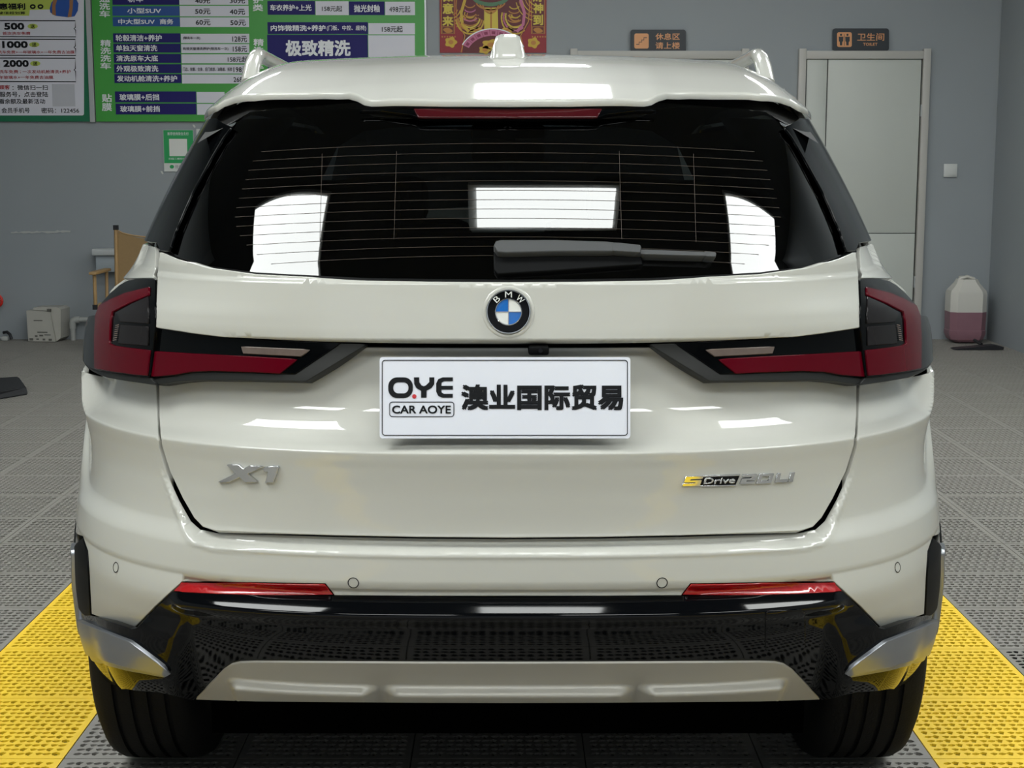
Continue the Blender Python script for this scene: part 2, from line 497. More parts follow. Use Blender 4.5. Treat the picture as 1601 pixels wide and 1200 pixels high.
def resample(pts, step):
    out = []
    n = len(pts)
    for i in range(n):
        a = np.array(pts[i]); b = np.array(pts[(i + 1) % n])
        L = np.hypot((b[0] - a[0]) * LT, b[1] - a[1]); k = max(1, int(math.ceil(L / step)))
        for q in range(k): out.append(tuple(a + (b - a) * q / k))
    return out
def inside(poly, x, y):
    px, py = poly[:, 0], poly[:, 1]; qx, qy = np.roll(px, -1), np.roll(py, -1)
    c = ((py[None] > y[:, None]) != (qy[None] > y[:, None]))
    with np.errstate(divide='ignore', invalid='ignore'):
        xi = px[None] + (y[:, None] - py[None]) / (qy - py)[None] * (qx - px)[None]
    return (np.sum(c & (x[:, None] < xi), 1) % 2) == 1
def fill(poly, du, dv, bstep):
    """poly: list of (t, z) corner points -> dense triangulated sheet"""
    b = resample(poly, bstep)
    pb = np.array(b) * np.array([LT, 1.0])
    u0, v0 = pb.min(0); u1, v1 = pb.max(0)
    gu = np.arange(math.floor(u0 / du) * du, u1, du); gv = np.arange(math.floor(v0 / dv) * dv, v1, dv)
    G = np.array([(x, y) for y in gv for x in gu])
    if len(G):
        G = G[inside(pb, G[:, 0], G[:, 1])]
    if len(G):
        keep = []
        for g in G:
            d = np.hypot((pb[:, 0] - g[0]) / du, (pb[:, 1] - g[1]) / dv).min(); keep.append(d > .55)
        G = G[np.array(keep)]
    n = len(pb)
    V = [Vector(p) for p in pb] + [Vector(p) for p in G]
    r = delaunay_2d_cdt(V, [(i, (i + 1) % n) for i in range(n)], [list(range(n))], 1, 1e-7)
    vs = [(p.x / LT, p.y) for p in r[0]]
    fs = []
    for f in r[2]:
        a, b_, c = [r[0][i] for i in f[:3]]
        ar = (b_ - a).cross(c - a)
        fs.append(tuple(f) if ar > 0 else tuple(f)[::-1])
    return vs, fs
def outline(pts, vf, key):
    """mixed list: (px, py) seen in the photo or ('tz', t, z); half outlines are given for the car's left side"""
    den = []
    for i, p in enumerate(pts):
        den.append(p); q = pts[(i + 1) % len(pts)]
        if p[0] != 'tz' and q[0] != 'tz' and not (p[0] == CX and q[0] == CX):
            k = int(math.hypot(q[0] - p[0], q[1] - p[1]) / 9)
            den += [(p[0] + (q[0] - p[0]) * j / (k + 1), p[1] + (q[1] - p[1]) * j / (k + 1)) for j in range(1, k + 1)]
    pts = den
    raw = [p for p in pts if p[0] != 'tz']; sol = iter(solve(raw, vf, key))
    return [(p[1], p[2]) if p[0] == 'tz' else next(sol) for p in pts]
def ccw(poly):
    a = sum(poly[i][0] * poly[(i + 1) % len(poly)][1] - poly[(i + 1) % len(poly)][0] * poly[i][1] for i in range(len(poly)))
    return poly if a > 0 else poly[::-1]
def panel(name, pts, m, parent, vf=vbody, key='body', full=False, du=.016, dv=.008, bstep=.012, flange=.012, edge=.0015, lift=0.0, side=None):
    """full: the half outline runs centre -> out -> centre and is mirrored into one panel; otherwise left and right copies"""
    po = outline(pts, vf, key)
    vf2 = vf if lift == 0 else vplus(vf, lift)
    res = []
    if full:
        po = [(-abs(t), z) for t, z in po]
        q = [(0.0 if abs(t) < 2e-3 else t, z) for t, z in po]
        mir = [(-t, z) for t, z in q[::-1] if t != 0.0]
        poly = ccw(q + mir)
        vs, fs = fill(poly, du, dv, bstep)
        return surf_mesh(name, vs, fs, vf2, m, parent, flange, edge)
    if side == 'own':
        vs, fs = fill(ccw(po), du, dv, bstep)
        return surf_mesh(name, vs, fs, vf2, m, parent, flange, edge)
    for i, sg in enumerate((-1, 1)):
        p2 = ccw([(sg * abs(t), z) for t, z in po])
        vs, fs = fill(p2, du, dv, bstep)
        pr = parent[i] if isinstance(parent, (list, tuple)) else parent
        res.append(surf_mesh(name, vs, fs, vf2, m, pr, flange, edge))
    return res

car = empty('car', (0, 0, 0))
tag(car, 'white compact SUV seen from behind, with dark rear window and black lower bumper', 'car')

# ---- inner dark shell (what shows in the gaps)
def inner_shell():
    T, Z = np.meshgrid(np.linspace(-1.0, 1.0, 121), np.linspace(.60, 1.168, 72))
    vf = lambda t, z: vbody(t, z) - .034
    P = S(T, Z, vf(T, Z)).reshape(-1, 3); n = T.shape[1]; f = []
    for j in range(T.shape[0] - 1):
        for i in range(n - 1):
            a = j * n + i; f.append((a, a + 1, a + n + 1, a + n))
    return pyobj('inner_shell', P.tolist(), f, M_inner, car, True)
inner_shell()

# ---- tailgate
gate = panel('tailgate', [(794,441),(690,440.3),(575,438.6),(450,432.6),(400,430),(325,420),(275,405),(250.5,394.5),(247,425),(245,470),(242.5,510.5),(300,519.5),(349,525.5),(400,529),(480,532.8),(575,535.6),(690,537),(794,537.5)],
             M_paint, car, vf=vgate, key='gate', full=True, dv=.006, edge=.002)
gate['label'] = 'white painted upper tailgate panel'
def tzof(px, py, vf=vbody, key='body'): return solve([(px, py)], vf, key)[0]
t574 = abs(tzof(574, 545)[0])
glow = panel('tailgate_lower_panel', [('tz', 0.0, 1.05), ('tz', -t574 * .5, 1.05), ('tz', -t574, 1.05), (530,565.5),(481,595),(400,594),(335,593.2),(309,593.2),(278,596),(249,601.5),(249.5,650),(253.5,696),(266,736),(286,778),(303.5,808),(317,821.5),(338,828),(400,830.7),(525,835),(650,837.5),(794,838.5)],
             M_paint, gate, full=True, dv=.004, du=.012)

# ---- quarter panels above the lamps
panel('quarter_panel', [(244.5,394),(243.5,410),(241.5,433.2),(212,432.8),(196,436),('tz',-.90,1.098),('tz',-1.02,1.085),('tz',-1.02,1.25),('tz',-.88,1.25),('tz',-.855,1.235),(242,379)], M_paint, car, lift=.002)

panel('lamp_pocket', [('tz',-.62,.955),('tz',-1.0,.955),('tz',-1.0,1.245),('tz',-.86,1.245),('tz',-.70,1.21),('tz',-.62,1.17)], M_paint, car, vf=vconst(-.012), key='pocket', flange=0)

# ---- bumper cover with the shelf round the tailgate
GAP = np.array([(794,842),(650,841),(525,838.5),(400,834.5),(338,831.5),(315,825.5),(300,811.5),(282,780),(262,737),(250,697),(247,672)])
_gd = []
for i in range(len(GAP) - 1):
    for q in np.linspace(0, 1, 24, endpoint=False): _gd.append(GAP[i] + (GAP[i + 1] - GAP[i]) * q)
_gd = np.array(_gd); _gw = np.interp(_gd[:, 1], [670, 697, 740, 800, 842], [4, 4.5, 11, 20, 24])
def vbump(t, z):
    t = np.asarray(t, float); z = np.asarray(z, float); b = vbody(t, z)
    sh = np.broadcast_shapes(t.shape, z.shape)
    T = np.broadcast_to(t, sh).ravel(); Z = np.broadcast_to(z, sh).ravel()
    q = projn(S(-np.abs(T), Z)); out = np.zeros(len(T))
    near = np.where((q[:, 1] > 660) & (q[:, 1] < 900) & (q[:, 0] > 200))[0]
    for s in range(0, len(near), 4000):
        ii = near[s:s + 4000]
        d = np.hypot(q[ii, 0][:, None] - _gd[None, :, 0], q[ii, 1][:, None] - _gd[None, :, 1])
        k = d.argmin(1); dd = d[np.arange(len(ii)), k] / _gw[k]
        am = sstep(8, 22, _gw[k])
        out[ii] = am * (.020 * (sstep(.62, 1.02, dd) - 1) + .002 * np.exp(-((dd - 1.1) / .2) ** 2))
    return b + out.reshape(sh)
bump = panel('rear_bumper', [(794,842.8),(650,841.8),(525,839.3),(400,835.6),(337,833.2),(313,828),(298,814.3),(279.5,781.5),(258.5,738),(247,698),(244.5,650),(243.5,602.5),(198,595.5),(167,590.5),(146,586),('tz',-.865,.982),('tz',-.89,.997),('tz',-.89,1.05),('tz',-.90,1.083),('tz',-1.0,1.078),('tz',-1.0,.80),('tz',-.955,.72),('tz',-.90,.66),('tz',-.86,.615),(130,838),(138,861),(140.5,900),(143.5,959),(174,970),(204,980.5),(211,978.5),(240,948),(269,921),(284,907.5),(400,909.5),(509,911),(523.5,929),(650,930),(794,930)],
              M_paint, car, vf=vbump, key='bump', full=True, dv=.005, du=.007)

# ---- black lower bumper
VC = pchip([(.2,.0),(.27,.0),(.315,.03),(.35,.06),(.37,.066),(.42,.062),(.47,.045),(.52,.022),(.58,.0),(1.6,.0)])
vlow = lambda t, z: (1 - .95 * sstep(.39, .43, np.abs(t))) * VP(z) - .002 + VC(z) * sstep(.382, .408, np.abs(t)) * (1 - sstep(.46, .66, np.abs(t)))
insert = panel('bumper_insert', [(794,931.5),(650,931.5),(524,930.5),(400,930),(271,925),(242,952.5),(213,982),(205,984),(141.5,962),(138,900),(136,862),('tz',-.845,.62),('tz',-.885,.60),('tz',-.87,.50),('tz',-.83,.42),('tz',-.80,.35),('tz',-.787,.31),('tz',-.75,.297),(178,1071),(190,1075),(212,1079),(250,1082),(303,1094),(350,1046),(362,1038),(375,1035),(400,1034.5),(794,1036)],
               M_black, car, vf=vlow, key='low', full=True, dv=.006, du=.012)
blades = panel('bumper_blade', [(127,969),(142,976.5),(175,989),(207,1001.5),(240,1026.5),(271,1051),(264,1054.5),(200,1040),(139,1022),(133,1000)], M_satin, car, vf=vlow, key='low', lift=.009, flange=.012)
edges_ = panel('blade_edge', [(139.5,1022.5),(200,1040.5),(264,1055),(257,1057.5),(200,1047),(141,1031.5)], M_satin, blades, vf=lambda t, z: vlow(t, z), key='low', lift=.003, flange=.008)
panel('bumper_strake', [('tz',-.792,.592),('tz',-.785,.54),('tz',-.778,.48),('tz',-.772,.43),('tz',-.785,.405),('tz',-.83,.41),('tz',-.85,.50),('tz',-.842,.592)], M_satin, car, vf=vlow, key='low', lift=.010, flange=.012)
panel('bumper_vent', [(130.5,841),(137,862.5),(139.5,900),(142,960.5),(134,961),('tz',-.775,.47),('tz',-.785,.54),('tz',-.795,.598)], M_blackm, car, vf=vlow, key='low', lift=.0025, flange=.004)
refl = panel('bumper_reflector', [(272.5,923),(286,910.5),(400,912.5),(507,914),(520,928.5),(400,928),(340,926.5)], M_refl, car, vf=vbump, key='bump', lift=.001, flange=.002, edge=.0006)

# skid plate with three pressed ribs
def vskid(t, z):
    x = np.abs(t) * LT
    f = lambda c, hw: sstep(hw + .035, hw, np.abs(x - c))
    blk = np.maximum(f(0, .165), f(.345, .115))
    zt = .425
    return .004 + .030 * blk * sstep(zt + .012, zt - .010, z) - .05 * blk * np.clip(.408 - z, 0, 1) 
panel('skid_plate', [(794,1038),(650,1037.7),(400,1036.3),(376,1037),(363,1040),(350,1048.5),(328,1071),(307,1093),(400,1096),(650,1098),(794,1098.5)], M_skid, car, vf=vskid, key='skid', full=True, dv=.004, du=.010, flange=.03)
tow = panel('tow_hook_cover', [(1197,958),(1201,954),(1252,954.5),(1257,959),(1257,1012),(1252,1017),(1202,1017.5),(1197,1013)], M_black, car, vf=vlow, key='low', side='own', lift=.003, flange=.003)

# parking sensors
def on_body(px, py, vf=vbody, key='body'):
    t, z = tzof(px, py, vf, key); e = 1e-3
    P = S(np.array(t), np.array(z), vf(np.array(t), np.array(z)))
    f = lambda a, b: S(np.array(a), np.array(b), vf(np.array(a), np.array(b)))
    dz = f(t, z + e) - f(t, z - e); dt = f(t + e, z) - f(t - e, z)
    n = Vector(np.cross(dt, dz)).normalized(); 
    return Vector(P), n
def frame_at(p, n):
    r = Vector((0, 0, 1)).cross(n); r = -r if r.x < 0 else r
    r = r.normalized(); u = n.cross(r).normalized()
    if u.z < 0: u = -u
    return Matrix(((r.x, u.x, n.x, p.x), (r.y, u.y, n.y, p.y), (r.z, u.z, n.z, p.z), (0, 0, 0, 1)))
def disc_bm(bm, r0, r1, z0, seg=32, M=Matrix()):
    """flat ring or disc in a local frame"""
    if r0 <= 0:
        bm.faces.new([bm.verts.new(M @ Vector((r1 * math.cos(2*math.pi*k/seg), r1 * math.sin(2*math.pi*k/seg), z0))) for k in range(seg)])
        return
    A = [bm.verts.new(M @ Vector((r0 * math.cos(2*math.pi*k/seg), r0 * math.sin(2*math.pi*k/seg), z0))) for k in range(seg)]
    B = [bm.verts.new(M @ Vector((r1 * math.cos(2*math.pi*k/seg), r1 * math.sin(2*math.pi*k/seg), z0))) for k in range(seg)]
    for k in range(seg): bm.faces.new((A[k], B[k], B[(k+1) % seg], A[(k+1) % seg]))
for px in (181.5, 552.5, 1035, 1403):
    py = 886.5 if abs(px - 794) > 400 else 910.5
    p, n = on_body(px, py, vbump, 'bump'); Mx = frame_at(p, n)
    bm = bmesh.new(); disc_bm(bm, .0084, .0100, .0008, 28, Mx); ring = bmobj('parking_sensor', bm, M_inner, car)
    bm = bmesh.new(); disc_bm(bm, 0, .0084, .0004, 28, Mx); bmobj('sensor_face', bm, M_paint, ring)

# ---- lamps
lampo = panel('tail_lamp', [(242.5,437),(228,435.8),(212,436),(197,439.5),(186,446),(173,457.5),(156,476),(149,493),('tz',-.885,1.045),('tz',-.885,1.0),('tz',-.86,.985),('tz',-.83,.972),(148,577),(175,581.5),(212,587),(232,589),(237,552),(241.5,513),(242,470)], M_lampblack, car, vf=vconst(.013), key='lamp', flange=.02, dv=.012)
panel('red_lens', [(152,492),(158,477),(176,467),(198,457.5),(235,448.5),(235,459.5),(205,472),(178,486),(174.5,500),(173,537),(181,541),(205,544.5),(235.5,548),(231.5,585.5),(212,584),(175,579),(150.5,574.5),(150,530)], M_red, lampo, vf=vconst(.013), key='lamp', lift=.004, flange=.004)
panel('smoked_lens', [(185,487.5),(208,474.5),(233,463.5),(233,504.5),(190,501.5)], M_smoke, lampo, vf=vconst(.013), key='lamp', lift=.003, flange=.003)
panel('smoked_lens', [(190,508),(232,511),(232,539),(187,535.5)], M_smoke, lampo, vf=vconst(.013), key='lamp', lift=.003, flange=.003)
for k in range(8):
    y0 = 506.5 + k * 3.3; x0 = 186.5 - k * .55
    panel('lens_mark', [(x0 - 2.2, y0 + 1.2), (x0 + 2.6, y0), (x0 + 2.5, y0 + 1.3), (x0 - 2.3, y0 + 2.5)], M_clear, lampo, vf=vconst(.013), key='lamp', lift=.005, flange=.001, edge=.0002, bstep=.05)
panel('lamp_trim', [(147,579),(175,583.5),(212,589),(234,591),(242.5,600.5),(198,594),(167,589),('tz',-.86,.968),('tz',-.86,.98)], M_trimgrey, car, vf=vconst(.010), key='lampt', flange=.02)
lampi = panel('tailgate_lamp', [(244,513),(300,521.5),(349,527.5),(400,531),(480,534.8),(531,536.5),(496,560),(461,583.5),(400,581.5),(335,579.5),(300,581),(275,586),(236.5,589.5),(239,550)], M_lampblack, gate, vf=vconst(.004), key='lampi', flange=.02, dv=.01)
panel('red_lens', [(244,549.5),(300,553),(400,557.8),(464,561.5),(438,582),(400,580),(335,578),(300,579.3),(275,584),(238.5,587.5),(241,565)], M_red, lampi, vf=vconst(.004), key='lampi', lift=.004, flange=.004)
panel('reversing_lens', [(379,542),(484,546.5),(471,555.5),(382,551)], M_clear, lampi, vf=vconst(.004), key='lampi', lift=.004, flange=.004)
panel('lamp_trim', [(534,537.5),(571,538.2),(525,566.5),(480,594),(400,593),(309,592.4),(277,595.2),(246,600.3),(239,592.5),(277,588),(300,583),(335,581.5),(400,583.3),(463,585.5),(498,562)], M_trimgrey, gate, vf=vconst(-.002), key='lampt2', flange=.03, lift=.004)

# ---- rear window and the black blades beside it
glass = panel('rear_window', [('tz', 0., 1.472), ('tz', -.18, 1.472), ('tz', -.22, 1.476), ('tz', -.36, 1.476), ('tz', -.46, 1.470), (362,199),(350,215),(331,247),(312,282),(302,300),(288,331),(275,362),(266.5,392),(275,400.5),(325,415.5),(400,425.5),(450,428.3),(575,434.3),(690,436),(794,436.8)], M_glass, car, vf=vconst(0.), key='glass', full=True, dv=.012, du=.014, flange=0)
panel('side_blade', [(361,198),(348,215),(329,247),(310,282),(300,300),(286,331),(273,362),(264,391.5),(250,390.5),(244.5,378),('tz',-.835,1.215),('tz',-.835,1.30),('tz',-.837,1.40),('tz',-.835,1.445),('tz',-.80,1.462),('tz',-.60,1.460)], M_lampblack, car, vf=vconst(.012), key='blade', flange=.004, edge=.0008)
panel('roof_side', [('tz',-.84,1.252),('tz',-1.02,1.252),('tz',-1.02,1.45),('tz',-.98,1.52),('tz',-.90,1.53),('tz',-.83,1.47),('tz',-.84,1.35)], M_paint, car, vf=vconst(.006), key='blade2', flange=.01)
panel('window_seal', [(794,437.2),(690,436.6),(575,434.8),(450,428.8),(400,426),(325,416),(275,401),(251,391),(250,393),(275,403.5),(325,418.5),(400,428.5),(450,431),(575,437),(690,438.8),(794,439.5)], M_blackm, car, vf=vconst(.0), key='glass', full=True, dv=.01, du=.03, flange=.006, lift=.002)
brl = panel('brake_lamp_housing', [('tz',0,1.470),('tz',-.17,1.470),(585,171),(640,178),(656,183.5),(794,183.8)], M_lampblack, car, vf=vconst(.022), key='brk', full=True, dv=.01, du=.03, flange=.008, edge=.0005)
panel('brake_lens', [(794,170.5),(648,170),(655,182),(794,182.5)], M_redd, brl, vf=vconst(.022), key='brk', full=True, dv=.01, du=.03, lift=.003, flange=.003)
# heater lines
def surf_line(name, pts, m, parent, vf, key, lift, r):
    tz = np.array(solve(pts, vf, key)); P = S(tz[:, 0], tz[:, 1], lift)
    return tube(name, [tuple(p) for p in P], r, m, parent, seg=5)
for k in range(13):
    yk = 224 + k * 14.6
    hw = [385, 398, 405, 410, 415, 420, 424, 426, 424, 418, 408, 392, 370][k]
    pts = [(CX + hw * s, yk + 13 * s * s) for s in np.linspace(-1, 1, 25)]
    surf_line('heater_line', pts, M_line, glass, vconst(0.), 'glass', .0008, .0003)
for dx, y0 in ((174, 236), (290, 240)):
    for sg in (-1, 1):
        surf_line('heater_bar', [(CX + sg * (dx + 4 * s), y0 + 138 * s) for s in np.linspace(0, 1, 8)], M_line, glass, vconst(0.), 'glass', .0008, .0003)

# ---- wiper
wip = panel('wiper_arm', [(774.5,383),(777,377.5),(783,376),(870,375.8),(957,378.8),(957,390.3),(870,390.5),(790,392.5),(779,391.5)], M_wiper, car, vf=vconst(.034), key='wip', side='own', flange=.02, edge=.003)
panel('wiper_cap', [(958.5,379),(1000,383.2),(1001,386),(1000.5,393),(958.5,390.4)], M_wiper, wip, vf=vconst(.034), key='wip', side='own', flange=.02, edge=.002)
panel('wiper_blade', [(1002,390),(1102,394),(1102,398.8),(1002,396)], M_wiper, wip, vf=vconst(.026), key='wip2', side='own', flange=.02)
panel('blade_tip', [(1103,393),(1118,394.5),(1119,396),(1118.5,400),(1103,399)], M_wiper, wip, vf=vconst(.026), key='wip2', side='own', flange=.02)
panel('wiper_base', [(774,394),(790,395),(870,393),(957,392.5),(1000,395),(1003,411),(930,416),(860,421),(779,425.5),(774.5,420)], M_blackm, wip, vf=vconst(.014), key='wip3', side='own', flange=.014, edge=.003)

# ---- roof
ZC = pchip([(2.78,1.460),(2.88,1.492),(3.0,1.531),(3.2,1.578),(3.4,1.605),(3.7,1.622),(4.2,1.63),(4.8,1.605),(5.3,1.55),(5.6,1.50)])
def RH(x, y):
    a = np.abs(x)
    crown = .012 * (a / .43) ** 2 + .10 * (np.maximum(a - .45, 0) / .2) ** 2
    step = -.006 * sstep(.20, .30, a) * sstep(3.35, 2.95, y) + .004 * np.exp(-((a - .285) / .03) ** 2) * sstep(3.3, 3.0, y)
    return ZC(y) - crown + step
def roof_hit(px, py):
    d = ray(px, py)
    f = lambda Y: CAMZ + d.z / d.y * Y - float(RH(d.x / d.y * Y, Y))
    ys = np.linspace(2.78, 3.6, 400); prev = f(ys[0])
    best = min(ys, key=lambda y: abs(f(y)))
    for a in ys[1:]:
        c = f(a)
        if prev > 0 >= c: best = a; break
        prev = c
    return d.x / d.y * best, best
lip = [roof_hit(px, py) for px, py in [(794,155),(700,155),(582,155),(572,153),(562,147.5),(547.5,143.5),(510,143.5),(475,144),(400,146.5),(368,150),(352,155.5),(342,162)]]
def roof():
    half = [(x, y) for x, y in lip]
    xe, ye = half[-1]
    half += [(xe - .03, ye + .06), (-.635, ye + .20), (-.655, 3.5), (-.66, 3.9), (-.655, 4.6), (-.63, 5.2), (-.60, 5.42), (-.3, 5.50), (0, 5.52)]
    half[0] = (0., half[0][1])
    full = half + [(-x, y) for x, y in half[::-1] if x < -1e-6]
    full = ccw(full)
    pts = []
    for i in range(len(full)):
        a = np.array(full[i]); b = np.array(full[(i + 1) % len(full)]); k = max(1, int(np.hypot(*(b - a)) / .02))
        for q in range(k): pts.append(a + (b - a) * q / k)
    pb = np.array(pts); du = .025
    G = np.array([(x, y) for y in np.concatenate([np.arange(2.8, 3.7, .02), np.arange(3.7, 5.5, .06)]) for x in np.arange(-.66, .661, du)])
    G = G[inside(pb, G[:, 0], G[:, 1])]
    G = np.array([g for g in G if np.hypot(pb[:, 0] - g[0], pb[:, 1] - g[1]).min() > .012])
    n = len(pb)
    r = delaunay_2d_cdt([Vector(p) for p in pb] + [Vector(p) for p in G], [(i, (i + 1) % n) for i in range(n)], [list(range(n))], 1, 1e-7)
    V2 = np.array([(p.x, p.y) for p in r[0]]); fs = []
    for f in r[2]:
        a, b, c = [r[0][i] for i in f[:3]]
        fs.append(tuple(f) if (b - a).cross(c - a) > 0 else tuple(f)[::-1])
    e = 1e-3; Z = RH(V2[:, 0], V2[:, 1])
    N = np.stack([-(RH(V2[:, 0] + e, V2[:, 1]) - RH(V2[:, 0] - e, V2[:, 1])) / (2*e), -(RH(V2[:, 0], V2[:, 1] + e) - RH(V2[:, 0], V2[:, 1] - e)) / (2*e), np.ones(len(V2))], 1)
    N /= np.linalg.norm(N, axis=1, keepdims=True)
    P = np.column_stack([V2, Z]); verts = P.tolist(); norms = N.tolist(); faces = list(fs)
    cnt = set()
    for f in fs:
        for i in range(3): cnt.add((f[i], f[(i + 1) % 3]))
    bd = [(a, b) for a, b in cnt if (b, a) not in cnt]; lat = {}
    for a, b in bd:
        l = np.cross(P[b] - P[a], N[a]); l /= np.linalg.norm(l) + 1e-20
        for q in (a, b): lat[q] = lat.get(q, 0) + l
    R1, R2, R3 = {}, {}, {}
    for q, l in lat.items():
        l = l / (np.linalg.norm(l) + 1e-20)
        for R, off, nn in ((R1, l * .004 + np.array([0, 0, -.004]), l + np.array([0, 0, .45])), (R2, l * .004 + np.array([0, 0, -.013]), l), (R3, -l * .07 + np.array([0, 0, -.020]), np.array([0, 0, -1.]))):
            R[q] = len(verts); verts.append((P[q] + off).tolist()); norms.append((nn / np.linalg.norm(nn)).tolist())
    for a, b in bd:
        faces += [(b, a, R1[a], R1[b]), (R1[b], R1[a], R2[a], R2[b]), (R2[b], R2[a], R3[a], R3[b])]
    me = bpy.data.meshes.new('roof'); me.from_pydata(verts, [], faces); me.update(); me.materials.append(M_paint)
    for p in me.polygons: p.use_smooth = True
    me.normals_split_custom_set_from_vertices(norms)
    return link(bpy.data.objects.new('roof', me), car)
roof()
# dark lining under the roof
def lining():
    xs = np.linspace(-.60, .60, 13); ys = np.linspace(3.0, 5.4, 25); V = []; Fc = []
    for y in ys:
        for x in xs: V.append((x, y, float(RH(x, y)) - .035))
    n = len(xs)
    for j in range(len(ys) - 1):
        for i in range(n - 1): Fc.append((j*n+i, j*n+n+i, j*n+n+i+1, j*n+i+1))
    pyobj('headliner', V, Fc, M_leather, car, True)
lining()
# roof rails
for sg in (-1, 1):
    P = []
    for s in np.linspace(0, 1, 34):
        y = 3.47 + 1.75 * s; x = sg * (.575 + .02 * math.sin(math.pi * s))
        lift = .070 * (1 - max(0, 1 - s / .12) ** 2.2 - max(0, (s - .88) / .12) ** 2.2)
        P.append((x, y, float(RH(x, y)) + lift - .004))
    tube('roof_rail', P, .02, M_paint, car, seg=14, rfun=lambda s: (.019, .016))
# shark-fin antenna
def antenna():
    bm = bmesh.new(); rings = []
    for y, hw, h, tw in ((3.25,.030,.004,.020),(3.285,.036,.034,.024),(3.31,.038,.046,.022),(3.40,.036,.044,.014),(3.48,.030,.026,.009),(3.56,.012,.004,.004)):
        z0 = float(RH(0, y)) - .004
        rings.append([bm.verts.new(p) for p in ((-hw*1.45, y, z0), (-hw, y, z0 + .006), (-tw*1.15, y, z0 + h * .9 + .004), (-tw*.7, y, z0 + h + .004), (tw*.7, y, z0 + h + .004), (tw*1.15, y, z0 + h * .9 + .004), (hw, y, z0 + .006), (hw*1.45, y, z0))])
    for a, b in zip(rings, rings[1:]):
        for i in range(7): bm.faces.new((a[i], b[i], b[i+1], a[i+1]))
    bm.faces.new(rings[0]); bm.faces.new(rings[-1][::-1])
    bmesh.ops.recalc_face_normals(bm, faces=bm.faces)
    o = bmobj('antenna', bm, M_paint, car); sharpen(o, 50)
antenna()

# ---- emblem
pE, nE = on_body(795, 487.5, vgate, 'gate'); ME = frame_at(pE, nE); k_ = 2.735 / F_PX
def ring_obj(name, r0, r1, z0, z1, m, parent, seg=48):
    bm = bmesh.new()
    prof = [(r1, z0), (r1, z1 - .0008), (r1 - .0008, z1), (max(r0, 1e-5) + .0004, z1), (max(r0, 1e-5), z0)]
    for k in range(seg):
        an = 2 * math.pi * k / seg
        for r, z in prof: bm.verts.new(ME @ Vector((r * math.cos(an), r * math.sin(an), z)))
    bm.verts.ensure_lookup_table(); n = len(prof)
    for k in range(seg):
        for i in range(n - 1):
            a, b = k * n + i, ((k + 1) % seg) * n + i
            bm.faces.new((bm.verts[a], bm.verts[b], bm.verts[b + 1], bm.verts[a + 1]))
    bmesh.ops.recalc_face_normals(bm, faces=bm.faces)
    return sharpen(bmobj(name, bm, m, parent), 40)
emb = ring_obj('emblem', 31.5 * k_, 33.5 * k_, -.002, .006, M_chrome, car)
emb['label'] = 'round chrome-rimmed emblem with blue and white quarters'
ring_obj('black_ring', 20.5 * k_, 31.6 * k_, -.002, .0045, M_black, emb)
ring_obj('inner_rim', 19.2 * k_, 20.6 * k_, -.002, .006, M_chrome, emb)
for q in range(4):
    bm = bmesh.new(); R = 19.2 * k_
    vs = [bm.verts.new(ME @ Vector((0, 0, .0048)))] + [bm.verts.new(ME @ Vector((R * math.cos(q*math.pi/2 + a), R * math.sin(q*math.pi/2 + a), .0042))) for a in np.linspace(0, math.pi/2, 13)]
    bm.faces.new(vs); bmobj('quarter', bm, (M_white, M_blue, M_white, M_blue)[q], emb)
for a in (0, math.pi / 2):
    bm = bmesh.new(); bbox(bm, (0, 0, .0048), (38 * k_, .0012, .0012), 0, Matrix.Rotation(a, 3, 'Z')); bmesh.ops.transform(bm, matrix=ME, verts=bm.verts); bmobj('cross_rim', bm, M_chrome, emb)
for ch, an, wd in (('B', 133, 8.2), ('M', 90, 10.5), ('W', 47, 11.5)):
    v, f = glyph(ch, .0, 4); an = math.radians(an); R = 26.2 * k_
    V = []
    for x, y in v:
        lx, ly = (x - .5) * wd * k_, (y - .5) * 9.0 * k_
        rx = math.cos(an - math.pi/2) * lx - math.sin(an - math.pi/2) * ly + R * math.cos(an)
        ry = math.sin(an - math.pi/2) * lx + math.cos(an - math.pi/2) * ly + R * math.sin(an)
        V.append(ME @ Vector((rx, ry, .0052)))
    pyobj('emblem_letter', V, f, M_white, emb)
# soft dish round the emblem
bm = bmesh.new()
prof = [(33.4, .0005), (35.5, -.0012 + .003), (38, .0022), (40, .0004)]
for k in range(48):
    an = 2 * math.pi * k / 48
    for r, z in prof: bm.verts.new(ME @ Vector((r * k_ * math.cos(an), r * k_ * math.sin(an), z)))
bm.verts.ensure_lookup_table()
for k in range(48):
    for i in range(3):
        a, b = k * 4 + i, ((k + 1) % 48) * 4 + i
        bm.faces.new((bm.verts[a], bm.verts[a + 1], bm.verts[b + 1], bm.verts[b]))
bmesh.ops.recalc_face_normals(bm, faces=bm.faces)
bmobj('emblem_dish', bm, M_paint, emb, True)

